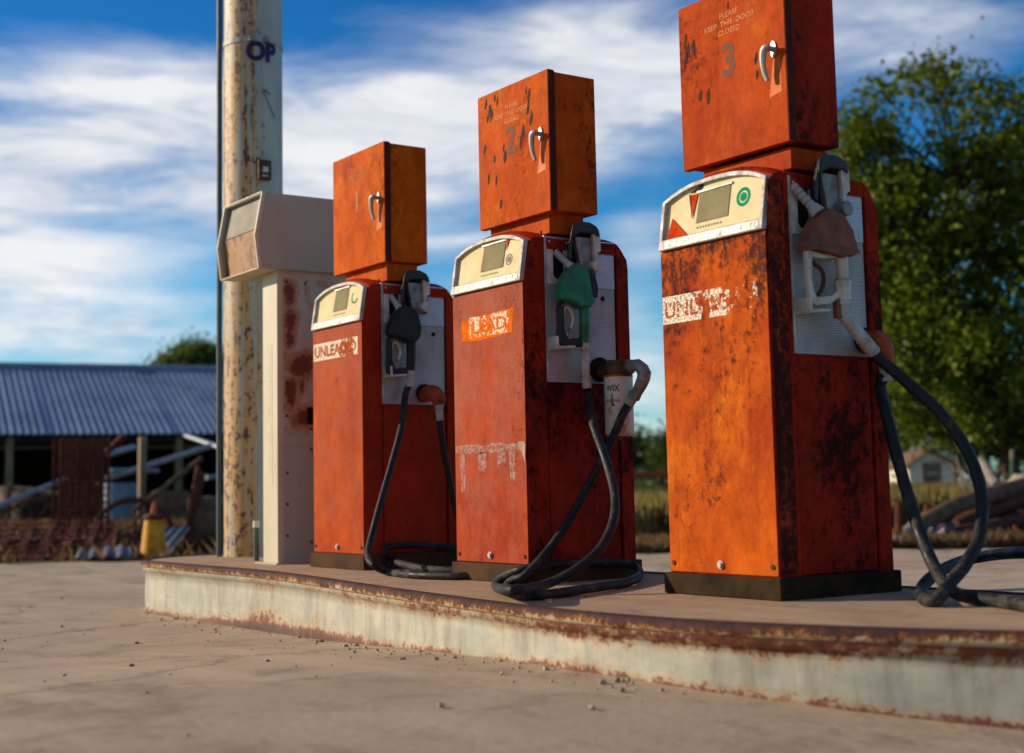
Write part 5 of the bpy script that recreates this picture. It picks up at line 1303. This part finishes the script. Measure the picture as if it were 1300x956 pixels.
# ------------------------------------------------------------------ sky, sun, camera
SUN_EL = math.radians(21); trav = np.array([.74, .673])           # direction the light travels over the ground
sun_dir = np.array([-trav[0]*math.cos(SUN_EL), -trav[1]*math.cos(SUN_EL), math.sin(SUN_EL)]); sun_dir /= np.linalg.norm(sun_dir)
L_ = bpy.data.lights.new('sun', 'SUN'); L_.energy = 4.4; L_.angle = math.radians(.53); L_.color = (1.0, .82, .60)
lo = bpy.data.objects.new('sun', L_); COL.objects.link(lo)
lo.rotation_euler = Vector(sun_dir).to_track_quat('Z', 'Y').to_euler()
W_ = bpy.data.worlds.new('World'); S.world = W_; W_.use_nodes = True
t = NT(W_.node_tree); bg = W_.node_tree.nodes['Background']
sky = t.new('ShaderNodeTexSky', sky_type='NISHITA'); sky.sun_disc = False; sky.sun_elevation = SUN_EL
sky.sun_rotation = math.atan2(sun_dir[0], sun_dir[1]); sky.air_density = 1.0; sky.dust_density = .3; sky.ozone_density = 3.0
hsv = t.new('ShaderNodeHueSaturation'); t.l.new(sky.outputs[0], hsv.inputs['Color']); hsv.inputs['Saturation'].default_value = 1.25; hsv.inputs['Value'].default_value = 1.0; hsv.inputs['Hue'].default_value = .5
gen = t.new('ShaderNodeTexCoord').outputs['Generated']
x, y, z = t.sep(gen)
az = t.math('ARCTAN2', y, x); el_ = t.math('ARCSINE', z)
def wdir(px, py):
    d = ray(px, py); d = d/np.linalg.norm(d); return math.atan2(d[1], d[0]), math.asin(d[2])
az0 = wdir(650, 400)[0]
u = t.math('MULTIPLY', t.math('SUBTRACT', az, az0), -1.0)     # grows to the right
cmb = t.new('ShaderNodeCombineXYZ'); t.l.new(u, cmb.inputs[0]); t.l.new(el_, cmb.inputs[1]); uv = cmb.outputs[0]
w1 = t.noise(t.vmap(uv, (1, 2, 0), (3.2, 9, 1)), 1.0, 4, .6); w2 = t.noise(t.vmap(uv, (7, 5, 3), (3.2, 9, 1)), 1.0, 4, .6)
uu = t.math('MULTIPLY_ADD', t.math('SUBTRACT', w1, .5), .16, u); vv = t.math('MULTIPLY_ADD', t.math('SUBTRACT', w2, .5), .075, el_)
clouds = [ # px, py, radius x, radius y (photo pixels), amount
 (90, 190, 230, 85, .85), (260, 130, 160, 40, .35), (120, 245, 200, 40, .5), (420, 200, 150, 95, .6), (640, 130, 230, 75, .9), (760, 60, 140, 60, .45), (560, 195, 150, 60, .5), (790, 130, 90, 60, .6),
 (60, 350, 130, 42, .7), (100, 440, 260, 35, .7), (200, 405, 120, 20, .3), (570, 315, 90, 18, .5), (820, 330, 60, 40, .45), (820, 470, 90, 70, .6), (590, 440, 80, 60, .5), (1090, 30, 120, 45, .5), (1010, 90, 200, 45, .45), (1100, 300, 160, 50, .45), (820, 20, 60, 40, .4),
 (1250, 10, 120, 20, .25), (-150, 300, 150, 120, .5), (1500, 250, 200, 60, .6)]
acc = None
for (px, py, rx, ry, a) in clouds:
    ca_, ce = wdir(px, py); cu_ = -(ca_-az0)
    du = t.math('DIVIDE', t.math('SUBTRACT', uu, cu_), rx/1806); dv_ = t.math('DIVIDE', t.math('SUBTRACT', vv, ce), ry/1806)
    r2 = t.math('ADD', t.math('MULTIPLY', du, du), t.math('MULTIPLY', dv_, dv_))
    gs = t.math('MULTIPLY', t.math('EXPONENT', t.math('MULTIPLY', r2, -.7)), a)
    acc = gs if acc is None else t.math('ADD', acc, gs)
# away from the photographed patch the sky carries broken cloud too
far = t.mapr(t.math('ABSOLUTE', u), .5, .8)
gen2 = t.noise(t.vmap(gen, (0, 0, 0), (2, 2, 5)), 1.3, 6, .6)
acc = t.math('ADD', acc, t.math('MULTIPLY', far, t.mapr(gen2, .42, .62, 0, .7)))
streak = t.noise(t.vmap(uv, (3, 0, 1), (5.5, 26, 1)), 1.0, 8, .62, .35)
fine = t.noise(t.vmap(uv, (0, 9, 4), (16, 60, 1)), 1.0, 6, .6, .2)
dens_ = t.math('MULTIPLY', acc, t.math('ADD', t.mapr(streak, .28, .68, .35, 1.25), t.math('MULTIPLY', t.math('SUBTRACT', fine, .5), .5)))
dens_ = t.math('ADD', dens_, t.mapr(el_, 0, .10, .35, 0))
cm = t.mapr(dens_, .12, .92, 0, .94)
cloudcol = t.mix(t.mapr(streak, .33, .60), (3.7, 4.3, 5.4), (7.3, 7.3, 7.3))
skycol = t.mix(1.0, hsv.outputs[0], t.mix(t.mapr(el_, .06, .32), (.34, .95, 1.12), (.16, .60, .88)), 'MULTIPLY')
t.setin(bg.inputs['Color'], t.mix(cm, skycol, cloudcol)); bg.inputs['Strength'].default_value = .10

cd = bpy.data.cameras.new('camera'); co = bpy.data.objects.new('camera', cd); COL.objects.link(co)
cd.sensor_width = 36; cd.lens = F*36/1300; cd.shift_x = 0; cd.shift_y = -(478-CY)/1300
cd.clip_start = .05; cd.clip_end = 2000
Mx = Matrix(((R[0, 0], -R[0, 1], -R[0, 2], CAM[0]), (R[1, 0], -R[1, 1], -R[1, 2], CAM[1]), (R[2, 0], -R[2, 1], -R[2, 2], CAM[2]), (0, 0, 0, 1)))
co.matrix_world = Mx
cd.dof.use_dof = True; cd.dof.focus_distance = 5.75; cd.dof.aperture_fstop = 1.9
S.camera = co
S.view_settings.view_transform = 'Standard'; S.view_settings.look = 'None'; S.view_settings.exposure = .34; S.view_settings.gamma = 1; S.view_settings.use_curve_mapping = False
S.cycles.use_denoising = True; S.cycles.max_bounces = 6; S.cycles.transparent_max_bounces = 4
S.render.film_transparent = False
